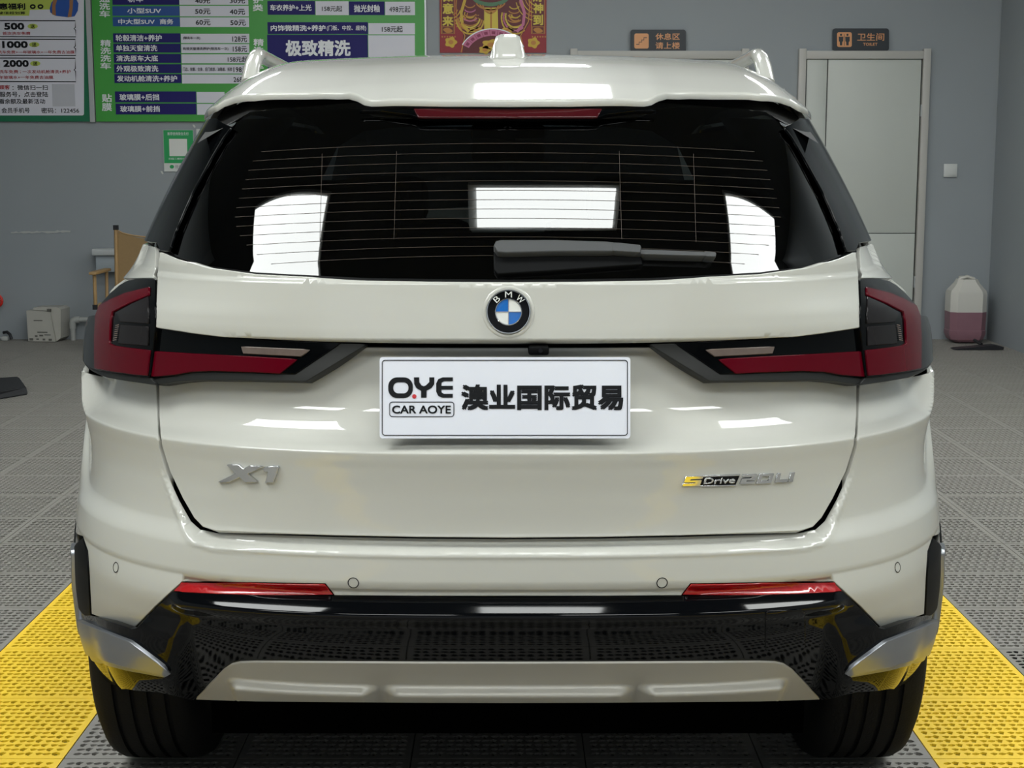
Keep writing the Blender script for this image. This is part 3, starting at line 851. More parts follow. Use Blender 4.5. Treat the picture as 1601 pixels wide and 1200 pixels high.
# ---- badges: shapes and letters laid on the tailgate
def tri_poly(poly):
    n = len(poly)
    r = delaunay_2d_cdt([Vector(p) for p in poly], [(i, (i+1) % n) for i in range(n)], [list(range(n))], 1, 1e-7)
    return [(p.x, p.y) for p in r[0]], [tuple(f) for f in r[2]]
def badge(name, vpx, faces, m, parent, lift=.004, flange=.004, edge=.0006):
    tz = solve(vpx, vbody, 'body'); fs = []
    for f in faces:
        a = sum(tz[f[i]][0] * tz[f[(i+1) % len(f)]][1] - tz[f[(i+1) % len(f)]][0] * tz[f[i]][1] for i in range(len(f)))
        fs.append(tuple(f) if a > 0 else tuple(f)[::-1])
    return surf_mesh(name, tz, fs, vplus(vbody, lift), m, parent, flange, edge)
def badge_text(name, body, quad, m, parent, off=0.01, lift=.004, flange=.004):
    """quad: px of lower-left, lower-right, upper-right, upper-left"""
    v, f = glyph(body, 0.0, 3); q = np.array(quad, float)
    V = [tuple((1-x)*(1-y)*q[0] + x*(1-y)*q[1] + x*y*q[2] + (1-x)*y*q[3]) for x, y in v]
    return badge(name, V, f, m, parent, lift, flange)
v, f = tri_poly([(357.7,726),(375,726),(382.5,732.5),(392,727.5),(412.5,728.4),(389,739.5),(404,752),(386,752.6),(377,744.5),(361,752),(344,752),(371,739.5)])
b1 = badge('model_badge', v, f, M_chrome, gate, lift=.006, flange=.006, edge=.001); b1['label'] = 'chrome X1 lettering badge'
v, f = tri_poly([(414.7,730.2),(427.4,728.4),(437.6,728.7),(429,752.7),(417,753),(421.4,736.2),(415,735.5)])
badge('badge_digit', v, f, M_chrome, b1, lift=.006, flange=.006, edge=.001)
v, f = tri_poly([(378.5,745.5),(384.5,745.5),(396,752),(387,752.6)]); badge('badge_insert', v, f, M_gold, b1, lift=.005, flange=.004)
v, f = tri_poly([(1098.5,744.6),(1155.5,742.6),(1149,757),(1094,758.2)])
b2 = badge('trim_badge', v, f, M_black, gate, lift=.003, flange=.003); b2['label'] = 'chrome trim-level badge with black inset'
for poly in ([(1071.5,744.2),(1098.5,743.6),(1097.2,747.2),(1079,747.9),(1078,750.2),(1096,749.6),(1093,758.3),(1066,758.8),(1067.4,755.2),(1086,754.6),(1086.8,752.9),(1068.8,753.2)],
             [(1098.5,742.9),(1156,740.8),(1155.4,742.4),(1098.5,744.5)], [(1094,758.3),(1149,757.1),(1148.4,758.7),(1093.8,759.9)]):
    v, f = tri_poly(poly); badge('badge_letter', v, f, M_chrome, b2, lift=.004)
badge_text('badge_letter', 'Drive', [(1099,755.8),(1147,754.2),(1149.5,744.8),(1102,746.6)], M_chrome, b2, off=.005, lift=.0045, flange=.0015)
for ch, x0, x1, y0, y1 in (('2',1156,1179,755.5,741), ('0',1182,1205.5,754.5,740.2), ('L',1211,1229,753.3,739.5), ('I',1232,1238,751.5,738)):
    if ch == '2':   poly = [(1160.5,741.2),(1182,740.6),(1179.3,749.4),(1166,749.9),(1165.2,752),(1178.5,751.4),(1177.4,755),(1156,755.6),(1158.9,747.2),(1173.5,746.6),(1174.2,744.2),(1159.8,744.7)]
    elif ch == 'L': poly = [(1214.5,739.6),(1219.5,739.4),(1216.8,749.6),(1230,748.9),(1228.8,752.8),(1211,753.5)]
    elif ch == 'I': poly = [(1235,738.2),(1241,737.9),(1237.4,751.8),(1231.5,752.2)]
    else:
        for poly in ([(1186,740.4),(1208.5,739.6),(1207.6,743),(1185,743.9)], [(1182.5,751.6),(1205.2,750.6),(1204,754.4),(1181.5,755.2)], [(1185,743.9),(1190.2,743.7),(1187.8,751.4),(1182.5,751.6)], [(1202.4,743.2),(1207.6,743),(1205.2,750.6),(1200,750.8)]):
            v, f = tri_poly(poly); badge('badge_letter', v, f, M_chrome, b2, lift=.004)
        continue
    v, f = tri_poly(poly); badge('badge_letter', v, f, M_chrome, b2, lift=.004)

# ---- licence plate
PA = Vector((0, 2.590, .904)); PB = Vector((0, 2.626, 1.044))           # lower and upper edge, centre line
pu = (PB - PA).normalized(); pn = Vector((1, 0, 0)).cross(pu)           # pn faces the camera
if pn.y > 0: pn = -pn
def on_plate(px, py, lift=0.0):
    d = ray(px, py); o = Vector((0, 0, CAMZ)); p0 = PA + pn * lift
    k = (p0 - o).dot(pn) / d.dot(pn)
    return o + d * k
def rrect(x0, y0, x1, y1, r, n=6):
    out = []
    for cx, cy, a0 in ((x1 - r, y1 - r, 0), (x0 + r, y1 - r, 90), (x0 + r, y0 + r, 180), (x1 - r, y0 + r, 270)):
        for k in range(n + 1):
            a = math.radians(a0 + 90 * k / n); out.append((cx + r * math.cos(a), cy + r * math.sin(a)))
    return out
def plate_shape(name, loops_px, m, parent, lift, thick=0.0):
    bm = bmesh.new()
    A = [bm.verts.new(on_plate(x, y, lift)) for x, y in loops_px]
    bm.faces.new(A)
    if thick > 0:
        B = [bm.verts.new(v.co - pn * thick) for v in A]; n = len(A)
        bm.faces.new(B[::-1])
        for i in range(n): bm.faces.new((A[i], B[i], B[(i+1) % n], A[(i+1) % n]))
    bmesh.ops.recalc_face_normals(bm, faces=bm.faces)
    bmesh.ops.triangulate(bm, faces=[f for f in bm.faces if len(f.verts) > 4])
    return bmobj(name, bm, m, parent)
def plate_ring(name, outer, inner, m, parent, lift):
    n = len(outer); V = [on_plate(x, y, lift) for x, y in outer + inner]
    return pyobj(name, V, [(i, (i+1) % n, n + (i+1) % n, n + i) for i in range(n)], m, parent)
plate = plate_shape('license_plate', rrect(593.5, 558, 985.5, 685, 5), M_plate, car, .006, .006)
plate['label'] = 'white plate with black lettering'
plate_ring('plate_border', rrect(597, 562.3, 981.6, 680.8, 5), rrect(598.3, 563.6, 980.3, 679.5, 4), M_ink, plate, .0068)
def plate_text(body, r, m, off=.0, par=None):
    v, f = glyph(body, off, 4)
    return pyobj('plate_lettering', [on_plate(r[0] + q[0] * (r[2] - r[0]), r[3] - q[1] * (r[3] - r[1]), .0068 + .00012 * layer(v, body, i)) for i, q in enumerate(v)], f, m, par or plate)
plate_ring('plate_lettering', rrect(607, 589.5, 645.5, 622, 14, 8), rrect(615, 597.3, 638.5, 614.6, 8, 8), M_ink, plate, .0068)
plate_shape('plate_lettering', [(647,589.5),(655.5,589.5),(655.5,597),(659,602),(662.5,603.5),(666,602),(671.2,597),(671.2,589.5),(679.2,589.5),(679,600),(675,606),(667,610.5),(667,621.5),(658.2,621.5),(658.2,610.5),(651,606.5),(647.5,600)], M_ink, plate, .0068)
plate_shape('plate_lettering', [(708,589.5),(708,595.5),(694,595.5),(690.5,598),(690,602.8),(708,602.8),(708,608.7),(690,608.7),(690.5,613),(694,615.4),(708,615.4),(708,621.5),(692,621.5),(685,618.5),(682,612),(682,599),(685,592.5),(692,589.5)], M_ink, plate, .0068)
plate_shape('plate_dot', [(647.7 + 3.4 * math.cos(a), 619.3 + 3.4 * math.sin(a)) for a in np.linspace(0, 2*math.pi, 16, endpoint=False)], M_dotred, plate, .0070)
plate_ring('plate_border', rrect(608.5, 627.5, 710.3, 651.5, 5), rrect(609.7, 628.7, 709.1, 650.3, 4), M_ink, plate, .0068)
plate_text('CAR AOYE', (613, 633.5, 705, 646.3), M_ink, .022)
plate_text('澳业国际贸易', (721, 600.5, 974.5, 641), M_ink, .036)

# ---- reversing camera under the lip
rc = box('reversing_camera', on_y(842, 546.5, 2.655), (.036, .03, .016), M_blackm, car, bev=.004)
pc = on_y(845, 547.5, 2.639)
bm = bmesh.new(); lathe_bm(bm, [(.0001, -.002), (.004, -.002), (.0045, 0), (.0045, .006)], 20, 'Y', pc); bmobj('camera_lens', bm, M_black, rc)
# pinhole bracket screws for plate shadow come from the plate itself

# ---- flanks
FY = pchip([(3.0, 1), (5.9, 1), (6.4, .985), (6.8, .93), (7.05, .82), (7.2, .70)])
def XS(y, z, v=0.0):
    W = WB(z); A = YSF(z) - YB(z); N = NE(z)
    u = np.clip((YSF(z) - y) / A, 0, .999)
    return W * (1 - u * u) ** (1 / N) * FY(y) + v
def flank(name, poly, m, v=0.0, thick=.012, step=.05):
    pts = []
    for i in range(len(poly)):
        a = np.array(poly[i]); b = np.array(poly[(i+1) % len(poly)]); k = max(1, int(np.hypot(*(b - a)) / step))
        for q in range(k): pts.append(a + (b - a) * q / k)
    pb = np.array(pts)
    G = np.array([(y, z) for y in np.arange(pb[:, 0].min(), pb[:, 0].max(), step) for z in np.arange(pb[:, 1].min(), pb[:, 1].max(), step * .6)])
    if len(G): G = G[inside(pb, G[:, 0], G[:, 1])]
    G = [g for g in G if np.hypot(pb[:, 0] - g[0], pb[:, 1] - g[1]).min() > step * .4]
    n = len(pb)
    r = delaunay_2d_cdt([Vector(p) for p in pb] + [Vector(p) for p in G], [(i, (i+1) % n) for i in range(n)], [list(range(n))], 1, 1e-7)
    for sg in (-1, 1):
        bm = bmesh.new()
        A = [bm.verts.new((sg * float(XS(p.x, p.y, v)), p.x, p.y)) for p in r[0]]
        for f in r[2]: bm.faces.new([A[i] for i in f])
        bmesh.ops.recalc_face_normals(bm, faces=bm.faces)
        if sum(f.normal.x for f in bm.faces) * sg < 0: bmesh.ops.reverse_faces(bm, faces=bm.faces)
        bd = [e for e in bm.edges if e.is_boundary]
        ex = bmesh.ops.extrude_edge_only(bm, edges=bd)
        bmesh.ops.translate(bm, vec=(-sg * thick, 0, 0), verts=[g for g in ex['geom'] if isinstance(g, bmesh.types.BMVert)])
        o = bmobj(name, bm, m, car); sharpen(o, 40)
YA, YF_, ZA, RA = 3.485, 6.285, .352, .385
arc = lambda yc, a0, a1, n=14, r=RA: [(yc + r * math.cos(math.radians(a)), ZA + r * math.sin(math.radians(a))) for a in np.linspace(a0, a1, n)]
flank('quarter_side', [(3.435,1.20),(3.435,.74)] + arc(YA, 97, 46) + [(3.80,.75),(3.84,1.13)], M_paint)
flank('rear_door', [(3.845,1.13),(3.805,.75)] + arc(YA, 45, 2) + [(3.875,.335),(4.70,.335),(4.80,1.12)], M_paint)
flank('front_door', [(4.806,1.12),(4.706,.335),(5.70,.335),(5.80,.70),(5.82,1.07)], M_paint)
flank('front_fender', [(5.826,1.07),(5.806,.70),(5.706,.335)] + arc(YF_, 178, 2, 20) + [(6.9,.34),(7.1,.6),(7.05,.86),(6.6,.96)], M_paint)
flank('wheel_arch_trim', arc(YA, 172, 3, 24, RA + .045) + arc(YA, 3, 172, 24, RA - .012), M_blackm, .006, .03)
flank('wheel_arch_trim', arc(YF_, 177, 3, 24, RA + .04) + arc(YF_, 3, 177, 24, RA - .012), M_blackm, .006, .03)
flank('sill_trim', [(3.86,.33),(3.84,.22),(5.90,.22),(5.88,.33)], M_blackm, .004, .03)
flank('side_window', [(3.44,1.205),(3.86,1.14),(4.8,1.13),(5.72,1.085),(5.30,1.43),(4.9,1.475),(3.7,1.475),(3.44,1.44)], M_sideglass, -.006)
flank('roof_frame', [(3.44,1.45),(3.7,1.485),(4.9,1.485),(5.32,1.44),(5.76,1.085),(5.86,1.08),(5.40,1.49),(4.9,1.53),(3.7,1.53),(3.44,1.51)], M_paint)
for sg in (-1, 1):
    bm = bmesh.new(); bbox(bm, (sg * 1.0, 5.50, 1.13), (.20, .10, .13), .035)
    mr = sharpen(bmobj('door_mirror', bm, M_paint, car), 50)
    box('mirror_stalk', (sg * .88, 5.52, 1.09), (.10, .05, .04), M_blackm, mr)
    box('mirror_glass', (sg * 1.0, 5.448, 1.13), (.16, .006, .10), M_chrome, mr)
# bonnet, windscreen, nose
def sheet(name, fn, nu, nv, m, smooth=True):
    V = [fn(i / (nu - 1), j / (nv - 1)) for j in range(nv) for i in range(nu)]
    Fc = [(j*nu+i, j*nu+i+1, (j+1)*nu+i+1, (j+1)*nu+i) for j in range(nv-1) for i in range(nu-1)]
    return pyobj(name, V, Fc, m, car, smooth)
def bonnet(u, v):
    y = 5.9 + 1.2 * v; x = (2*u - 1) * float(XS(y, .98)) * .985
    return (x, y, 1.075 - .10 * v ** 1.6 - .05 * (2*u-1) ** 4 + (-.10 * max(0, v - .85) / .15))
sheet('bonnet', bonnet, 17, 13, M_paint)
def nose(u, v):
    z = .30 + .60 * v; x = (2*u - 1) * .70
    return (x, 7.16 - .10 * (2*u-1) ** 2 - .05 * v * v, z)
sheet('front_bumper', nose, 13, 9, M_paint)
for sg in (-1, 1):
    sheet('grille', lambda u, v: (sg * (.03 + .22 * u), 7.165 - .02 * v, .62 + .22 * v), 2, 2, M_black)
def screen(u, v):
    y = 5.48 + .56 * v; hw = .57 + .16 * v
    x = (2*u - 1) * hw
    return (x, y - .10 * (2*u-1) ** 2, 1.495 - .425 * v)
sheet('windscreen', screen, 13, 9, M_glassc)

# ---- underside and wheels
box('underbody', (0, 5.03, .31), (1.24, 3.9, .24), M_inner, car)
sheet('rear_undertray', lambda u, v: ((2*u-1) * .60, 2.82 + .35 * v, .375 - .03 * v), 2, 3, M_inner)
box('load_floor', (0, 3.35, .72), (1.3, .9, .04), M_leather, car)
for sg in (-1, 1): box('wheel_well', (sg * .56, 3.485, .62), (.05, .98, .50), M_inner, car)
def tyre_prof(hw, R):
    o = [(R - .135, -hw + .02), (R - .11, -hw + .004), (R - .07, -hw), (R - .035, -hw + .004), (R - .012, -hw + .016), (R - .002, -hw + .034)]
    g = []
    for c in (-.055, -.018, .018, .055):
        g += [(R, c - .0055), (R - .008, c - .0045), (R - .008, c + .0045), (R, c + .0055)]
    return o + g + [(r, -a) for r, a in o[::-1]]
me_t = None
for yc in (YA, YF_):
    for sg in (-1, 1):
        if me_t is None:
            bm = bmesh.new(); lathe_bm(bm, tyre_prof(.1175, .352), 72, 'X')
            ty = bmobj('tyre', bm, M_tyre, car); sharpen(ty, 45); me_t = ty.data
            bm = bmesh.new(); lathe_bm(bm, [(.225, -.10), (.225, .075), (.215, .085), (.205, .07), (.20, -.09)], 48, 'X')
            for k in range(5):
                for dd in (-.16, .16):
                    a = 2 * math.pi * k / 5 + dd
                    bbox(bm, (0, 0, 0), (.02, .205, .032), .006, None)
                    vs = bm.verts[-24:] if False else None
            bm.free()
            bm = bmesh.new(); lathe_bm(bm, [(.228, -.10), (.228, .075), (.215, .085), (.205, .07), (.20, -.09)], 48, 'X')
            lathe_bm2 = bmesh.new()
            for k in range(10):
                a = 2 * math.pi * (k // 2) / 5 + (.17 if k % 2 else -.17)
                vs = bbox(bm, (.055, .125, 0), (.03, .18, .035), .006)
                bmesh.ops.rotate(bm, cent=(0, 0, 0), matrix=Matrix.Rotation(a, 3, 'X'), verts=vs)
            bbox(bm, (.05, 0, 0), (.05, .11, .11), .02)
            lathe_bm2.free()
            rm = bmobj('rim', bm, M_rim, ty); me_r = rm.data
        else:
            ty = link(bpy.data.objects.new('tyre', me_t), car); rm = link(bpy.data.objects.new('rim', me_r), ty)
        ty.location = (sg * .785, yc, .353)
        if sg < 0: ty.rotation_euler = (0, 0, math.pi)
# ---- cabin
def seat(name, x, y, wd, heads):
    s = box(name, (x, y, .66), (wd, .5, .16), M_leather, car, bev=.04)
    box('seat_back', (x, y - .26, .92), (wd, .14, .56), M_leather, s, bev=.05, rot=None)
    for hx in heads: box('headrest', (hx, y - .30, 1.255), (.27, .10, .15), M_leather, s, bev=.04)
seat('rear_seat', 0, 4.1, 1.25, (-.40, .40))
seat('front_seat', -.38, 5.05, .54, (-.38,)); seat('front_seat', .38, 5.05, .54, (.38,))
box('dashboard', (0, 5.75, .93), (1.35, .45, .26), M_leather, car, bev=.05)
im = box('interior_mirror', (0.0, 5.02, 1.408), (.235, .03, .062), M_leather, car, bev=.012)
box('sensor_housing', (0, 5.10, 1.47), (.24, .12, .045), M_leather, im, bev=.012)
box('mirror_stem', (0, 5.05, 1.445), (.05, .02, .05), M_leather, im)

for sg in (-1, 1):
    V = []; Fc = []; n = 14
    for z in (.74, 1.14, 1.20, 1.46):
        for y in np.linspace(2.98, 5.5, n): V.append((sg * (float(XS(max(y, 3.0), z)) - .05 - (.06 if y < 3.1 else 0)), y, z))
    for j in range(3):
        for i in range(n - 1): Fc.append((j*n+i, j*n+i+1, (j+1)*n+i+1, (j+1)*n+i))
    pyobj('side_trim', V, Fc, M_leather, car, True)

# ================================================================== CEILING LIGHTS
M_led = mat('led_diffuser', 'ffffff', 0.6, emit='fbfffd', estr=LED)
M_lfr = mat('light_frame_white', 'c8cac8', 0.5)
for (x, y, wx, wy, rz, lab) in LIGHTS:
    L = empty('ceiling_light', (x, y, CEIL), math.radians(rz)); tag(L, lab, 'ceiling light', 'ceiling lights over the car')
    box('light_frame', (0, 0, 0.01), (wx + .06, wy + .06, .07), M_lfr, L)
    box('diffuser', (0, 0, -.03), (wx, wy, .012), M_led, L)

# ================================================================== BACK WALL
WY = WALL_Y - .004
def wall_rect(px0, py0, px1, py1, Y=WY):
    pm = (max(py0, 0) + max(py1, 0)) / 2; return on_y(px0, pm, Y).x, on_y(px0, py1, Y).z, on_y(px1, pm, Y).x, on_y(px1, py0, Y).z
def wbox(name, r, thick, m, parent=None, base=0.0, bev=0.0):
    """a flat slab on the back wall, r in pixels"""
    x0, z0, x1, z1 = wall_rect(*r)
    return box(name, ((x0+x1)/2, WY - base - thick/2, (z0+z1)/2), (x1-x0, thick, z1-z0), m, parent, bev)
def wquad(name, r, m, parent, dep):
    x0, z0, x1, z1 = wall_rect(*r); y = WY - dep
    return pyobj(name, [(x0,y,z0),(x1,y,z0),(x1,y,z1),(x0,y,z1)], [(0,1,2,3)], m, parent)
def wtext(body, r, m, parent, dep, off=.012, name='lettering', res=2):
    v, f = glyph(body, off, res); x0, z0, x1, z1 = wall_rect(*r); y = WY - dep
    return pyobj(name, [(x0 + q[0]*(x1-x0), y - .0003*layer(v, body, i), z0 + q[1]*(z1-z0)) for i, q in enumerate(v)], f, m, parent)
def wpoly(name, pts, m, parent, dep):
    V = [on_y(px, py, WY) for px, py in pts]; 
    vs, fs = tri_poly([(p.x, p.z) for p in V])
    fs = [f if (lambda a,b,c: (b[0]-a[0])*(c[1]-a[1])-(b[1]-a[1])*(c[0]-a[0]))(*[vs[i] for i in f[:3]]) > 0 else f[::-1] for f in fs]
    return pyobj(name, [(x, WY - dep, z) for x, z in vs], fs, m, parent)
def wstroke(name, pts, wd, m, parent, dep, closed=False):
    """thin ribbon along a pixel path"""
    P = [on_y(px, py, WY) for px, py in pts]; n = len(P); V = []; Fc = []
    for i in range(n):
        a = P[(i-1) % n] if (closed or i > 0) else P[i]; b = P[(i+1) % n] if (closed or i < n-1) else P[i]
        d = (b - a); d = Vector((d.x, 0, d.z)).normalized(); nn = Vector((-d.z, 0, d.x)) * wd / 2
        V += [(P[i].x + nn.x, WY - dep, P[i].z + nn.z), (P[i].x - nn.x, WY - dep, P[i].z - nn.z)]
    for i in range(n if closed else n - 1):
        j = (i + 1) % n; Fc.append((2*i, 2*i+1, 2*j+1, 2*j))
    o = pyobj(name, V, Fc, m, parent)
    return o
def wring(name, outer_px, wd, m, parent, dep): return wstroke(name, outer_px, wd, m, parent, dep, True)

G_navy = mat('print_navy', '1e1a63', .5, spec=.25); G_blue = mat('print_blue', '154a8f', .4); G_green = mat('board_green', '3f9a3c', .35)
G_dk = mat('board_dark_green', '0b6a47', .35); G_wh = mat('print_white', 'd4d4de', .4); G_wt = mat('print_letter_white', 'e4e6ea', .4)
G_bk = mat('print_black', '17181c', .6, spec=.15); G_rd = mat('print_red', 'a8262c', .5); G_yg = mat('print_lime', 'b4c455', .4)
G_al = mat('aluminium_edge', 'b9bcbd', .35, metal=.6); G_or = mat('print_brown', '9a6a42', .5); G_bag = mat('print_bag_blue', '1d4f9e', .4)

pb_ = wbox('price_board', (148, -120, 666, 190), .02, G_green)
tag(pb_, 'green price board with navy rows and Chinese lettering on the grey wall', 'price board')
D1, D2 = .0215, .023
def cell(r, m, txt=None, tr=None, tm=None, off=.02):
    wquad('price_cell', r, m, pb_, D1)
    if txt: wtext(txt, tr, tm, pb_, D2, off)
cell((177,-4,281,8), G_navy, '轿车', (201,-6,225,4), G_wt)
cell((177,10,281.5,25), G_blue, '小型SUV', (200,13,253,21.5), G_wt)
cell((177.5,27,282,41.5), G_blue, '中大型SUV', (186,30,243,38.5), G_wt); wtext('商务', (251,30,272,38.5), G_wt, pb_, D2, .02)
for r, a, b in (((281.5,-6,389,8),('40元',(306,-2,329.5,6)),('30元',(360,-2,384,6))), ((282,9.5,389.5,26),('50元',(306,14,330,22.8)),('40元',(360,14.5,384,23.5))), ((282.5,27.5,390,42.5),('60元',(307,31,330,40)),('50元',(361,31.5,385,40.5)))):
    cell(r, G_wh); wtext(a[0], a[1], G_bk, pb_, D2, .015); wtext(b[0], b[1], G_bk, pb_, D2, .015)
rows = [(52.5,67,'轮毂清洁+养护',254,'128元',364,387), (68.5,82.5,'单独天窗清洗',247,'158元',365,387), (84.5,98.5,'清洗原车大底',248,'158元起',357,388), (100.5,114.5,'外观极致清洗',248.5,'198元',366,388.5), (116,130,'发动机舱清洗+养护',278,'268元',366,389)]
for k, (y0, y1, tx, xe, pr, p0, p1) in enumerate(rows):
    cell((178 + k*.5, y0, 283 + k*.4, y1), G_navy, tx, (182 + k*.5, y0 + 2.2, xe, y1 - 2.2), G_wt)
    cell((284 + k*.4, y0 + .7, 390.5, y1 + .7), G_wh); wtext(pr, (p0, y0 + 4, p1, y1 - .8), G_bk, pb_, D2, .012)
wtext('(限洗车一次)', (287,57.5,314,62.5), G_bk, pb_, D2); wtext('有效天窗清洗养护(限洗车一次)', (287,74,358,79.5), G_bk, pb_, D2); wtext('门边、轮毂、全身、后门底部、油箱盖、拆胶', (287,105.5,364,111.5), G_bk, pb_, D2)
cell((181,143,307.5,160), G_navy, '玻璃膜+后挡', (188,147,250,157), G_wt); cell((182,162,308,179), G_navy, '玻璃膜+前挡', (189,165.5,251,175), G_wt)
cell((308.5,144,352,161), G_wh); cell((309,162.5,352,179.5), G_wh)
def vert(txt, x0, x1, y0, dy):
    for k, ch in enumerate(txt): wtext(ch, (x0, y0 + k*dy, x1, y0 + k*dy + dy*.9), G_wt, pb_, D1, .02)
vert('普通洗车', 156.5, 173, -18, 11.6); vert('精洗洗车', 158, 174.5, 62.5, 11.8); vert('贴膜', 160.5, 176, 147, 14)
vert('养护类', 396, 412, -17, 12); vert('精洗洗车', 397, 413, 61, 12.4)
cell((419,2,493,23.5), G_navy, '车衣养护+上光', (423,7.5,487.5,17.5), G_wt); cell((494,2.5,545.5,24), G_wh, '158元起', (504,9.5,535.5,18.5), G_bk, .012)
cell((546,2.8,601.5,24), G_navy, '抛光封釉', (554,8,594,19.5), G_wt); cell((602.5,3.2,649,24), G_wh, '498元起', (609,9.5,642,20), G_bk, .004)
cell((419,35,575.5,53.5), G_navy, '内饰微精洗+养护', (424,39.5,509.5,49), G_wt); wtext('(门板、中控、座椅)', (511.5,40,573,49), G_wt, pb_, D2)
cell((576.5,36.5,649,54), G_wh, '158元起', (597.5,41,630,51), G_bk, .012)
cell((419,54.5,575.5,115), G_navy, '极致精洗', (447,63,548.5,88), G_wt, .03); cell((576.5,55.5,649,115), G_wh)
for (x0, z0) in ((147.5, 190.5),): pass
wbox('board_edging', (664.5,-120,667,190), .022, G_al, pb_, 0)

pm = wbox('promotion_board', (-70, -120, 138.5, 190), .02, G_dk); tag(pm, 'dark green promotion board with white coupon panel and large numbers', 'notice board')
wbox('board_edging', (138.8,-120,146.5,191), .03, G_al, pm)
wpoly('white_panel', rrect(-60,-100,132.5,180.5,3), G_wh, pm, D1)
wpoly('lime_header', [(-60,-30),(122,-30),(122,14),(48,16),(47,25),(-60,25)], G_yg, pm, D1 + .0004)
wtext('优惠福利', (-14,5.5,41,15.5), G_bk, pm, D2, .03); wtext('充值储值超划算', (-18,18.5,41,23), G_bk, pm, D2, .01)
for x in (48.5, 60.5): wring('print_mark', [(x + 4.2 + 3.4*math.cos(a), 10.8 + 2.6*math.sin(a)) for a in np.linspace(0, 2*math.pi, 14, endpoint=False)], .012, G_bk, pm, D2)
wpoly('print_bag', [(79,14),(82,4),(90,-4),(118,-6),(124,6),(123,17),(118,26),(108,27.5),(88,25),(80,20)], G_bag, pm, D2)
wpoly('print_strap', [(85,-2),(92,-4),(88,10),(89,25),(83,23),(83,9)], G_or, pm, D2 + .0006); wpoly('print_strap', [(110,-6),(116,-6),(115,14),(113,27),(107,27.5),(110,12)], G_or, pm, D2 + .0006)
for y0, y1, num, n0, n1, ny in ((32.5,58,'500',8,39.5,36), (61.5,87,'1000',5,45,64.5), (91,128,'2000',6.5,46.5,94)):
    wstroke('coupon_line', [(-40,y0),(119,y0+.4),(119.3,(y0+y1)/2-2),(117,(y0+y1)/2),(119.4,(y0+y1)/2+2),(120,y1),(-40,y1-.5)], .007, G_bk, pm, D2)
    wtext(num, (n0, ny, n1, ny + 11), G_bk, pm, D2, .035)
    cx_ = n1 + 13 if num == '500' else n1 + 10
    wpoly('lime_badge', [(cx_ + 8*math.cos(a), ny + 5.5 + 4*math.sin(a)) for a in np.linspace(0, 2*math.pi, 16, endpoint=False)], G_yg, pm, D2 - .0006)
    wtext('送', (cx_ - 3.5, ny + 2.5, cx_ + 3.5, ny + 8.8), G_bk, pm, D2 + .0004, .02)
wtext('首次洗车免费', (5.5,50,49,55), G_rd, pm, D2, .01); wtext('洗车免费+一年玻璃水+一年免费去油膜', (-2,79.3,118,84.3), G_rd, pm, D2, .01)
wtext('洗车免费', (0,109.5,30,115), G_rd, pm, D2, .01); wtext(';', (32.5,110.5,34,115), G_rd, pm, D2, .0); wtext('一次发动机舱清洗+养护', (37,109.5,112,115), G_rd, pm, D2, .01); wtext('年玻璃水+一年免费去油膜.', (0,118.5,86,123.8), G_rd, pm, D2, .01)
wtext('顾客', (0,133,17,140), G_rd, pm, D2, .02); wtext('微信扫一扫', (28.5,133,76,141), G_bk, pm, D2, .01); wtext(':', (21,135,22.5,140.5), G_bk, pm, D2, .0)
wtext('服务号，点击登陆', (1,143.5,76.5,152), G_bk, pm, D2, .01); wtext('看余额及最新活动', (0,154.5,72,162.5), G_bk, pm, D2, .01)
wtext('会员手机号', (4,168.5,48,176.8), G_bk, pm, D2, .01); wtext('密码：122456', (66,168.5,125,177), G_bk, pm, D2, .01)
wquad('blank_print_square', (83,131.5,118.5,166.5), mat('print_pale_grey', 'b9bac2', .5), pm, D2)

# small payment notice and the paper beside it
pn_ = wbox('payment_notice', (256, 203, 303, 268), .006, mat('notice_white', 'cfd2cf', .4)); tag(pn_, 'small green and white payment notice stuck below the green price board', 'notice')
wquad('green_field', (256.3,203.3,302.7,255), mat('notice_green', '1f9a55', .4), pn_, .0065)
wquad('blank_print_square', (265,217,293,244), mat('notice_square_white', 'dadcd8', .4), pn_, .0072)
wtext('推荐使用微信支付', (262,206.5,295,211.5), G_wt, pn_, .0072, .0); wtext('扫描二维码付款', (264,246.5,294,249.5), G_wt, pn_, .0072, .0)
wpoly('green_tick_disc', [(269 + 3.4*math.cos(a), 260.5 + 3.0*math.sin(a)) for a in np.linspace(0, 2*math.pi, 14, endpoint=False)], mat('notice_green', '1f9a55', .4), pn_, .0072)
wtext('微信支付', (274,257.5,297,263.5), mat('print_grey', '8d9090', .5), pn_, .0072, .0)
pp = wbox('paper_slip', (307.5, 201.5, 340, 240), .003, mat('paper', 'c9cbc9', .6)); tag(pp, 'white paper slip on wall right beside the payment notice', 'paper')
wtext('本店', (310,206,330,214), G_bk, pp, .0045, .0)
for (x, y) in ((253.5, 269.5), (303.5, 197)):
    t_ = wpoly('tape_scrap', [(x-2.5,y-2.5),(x+.5,y-2),(x+2.5,y+1.5),(x+1,y+3),(x-1,y+1)], mat('tape', 'c2c4c0', .5), pn_, .004)

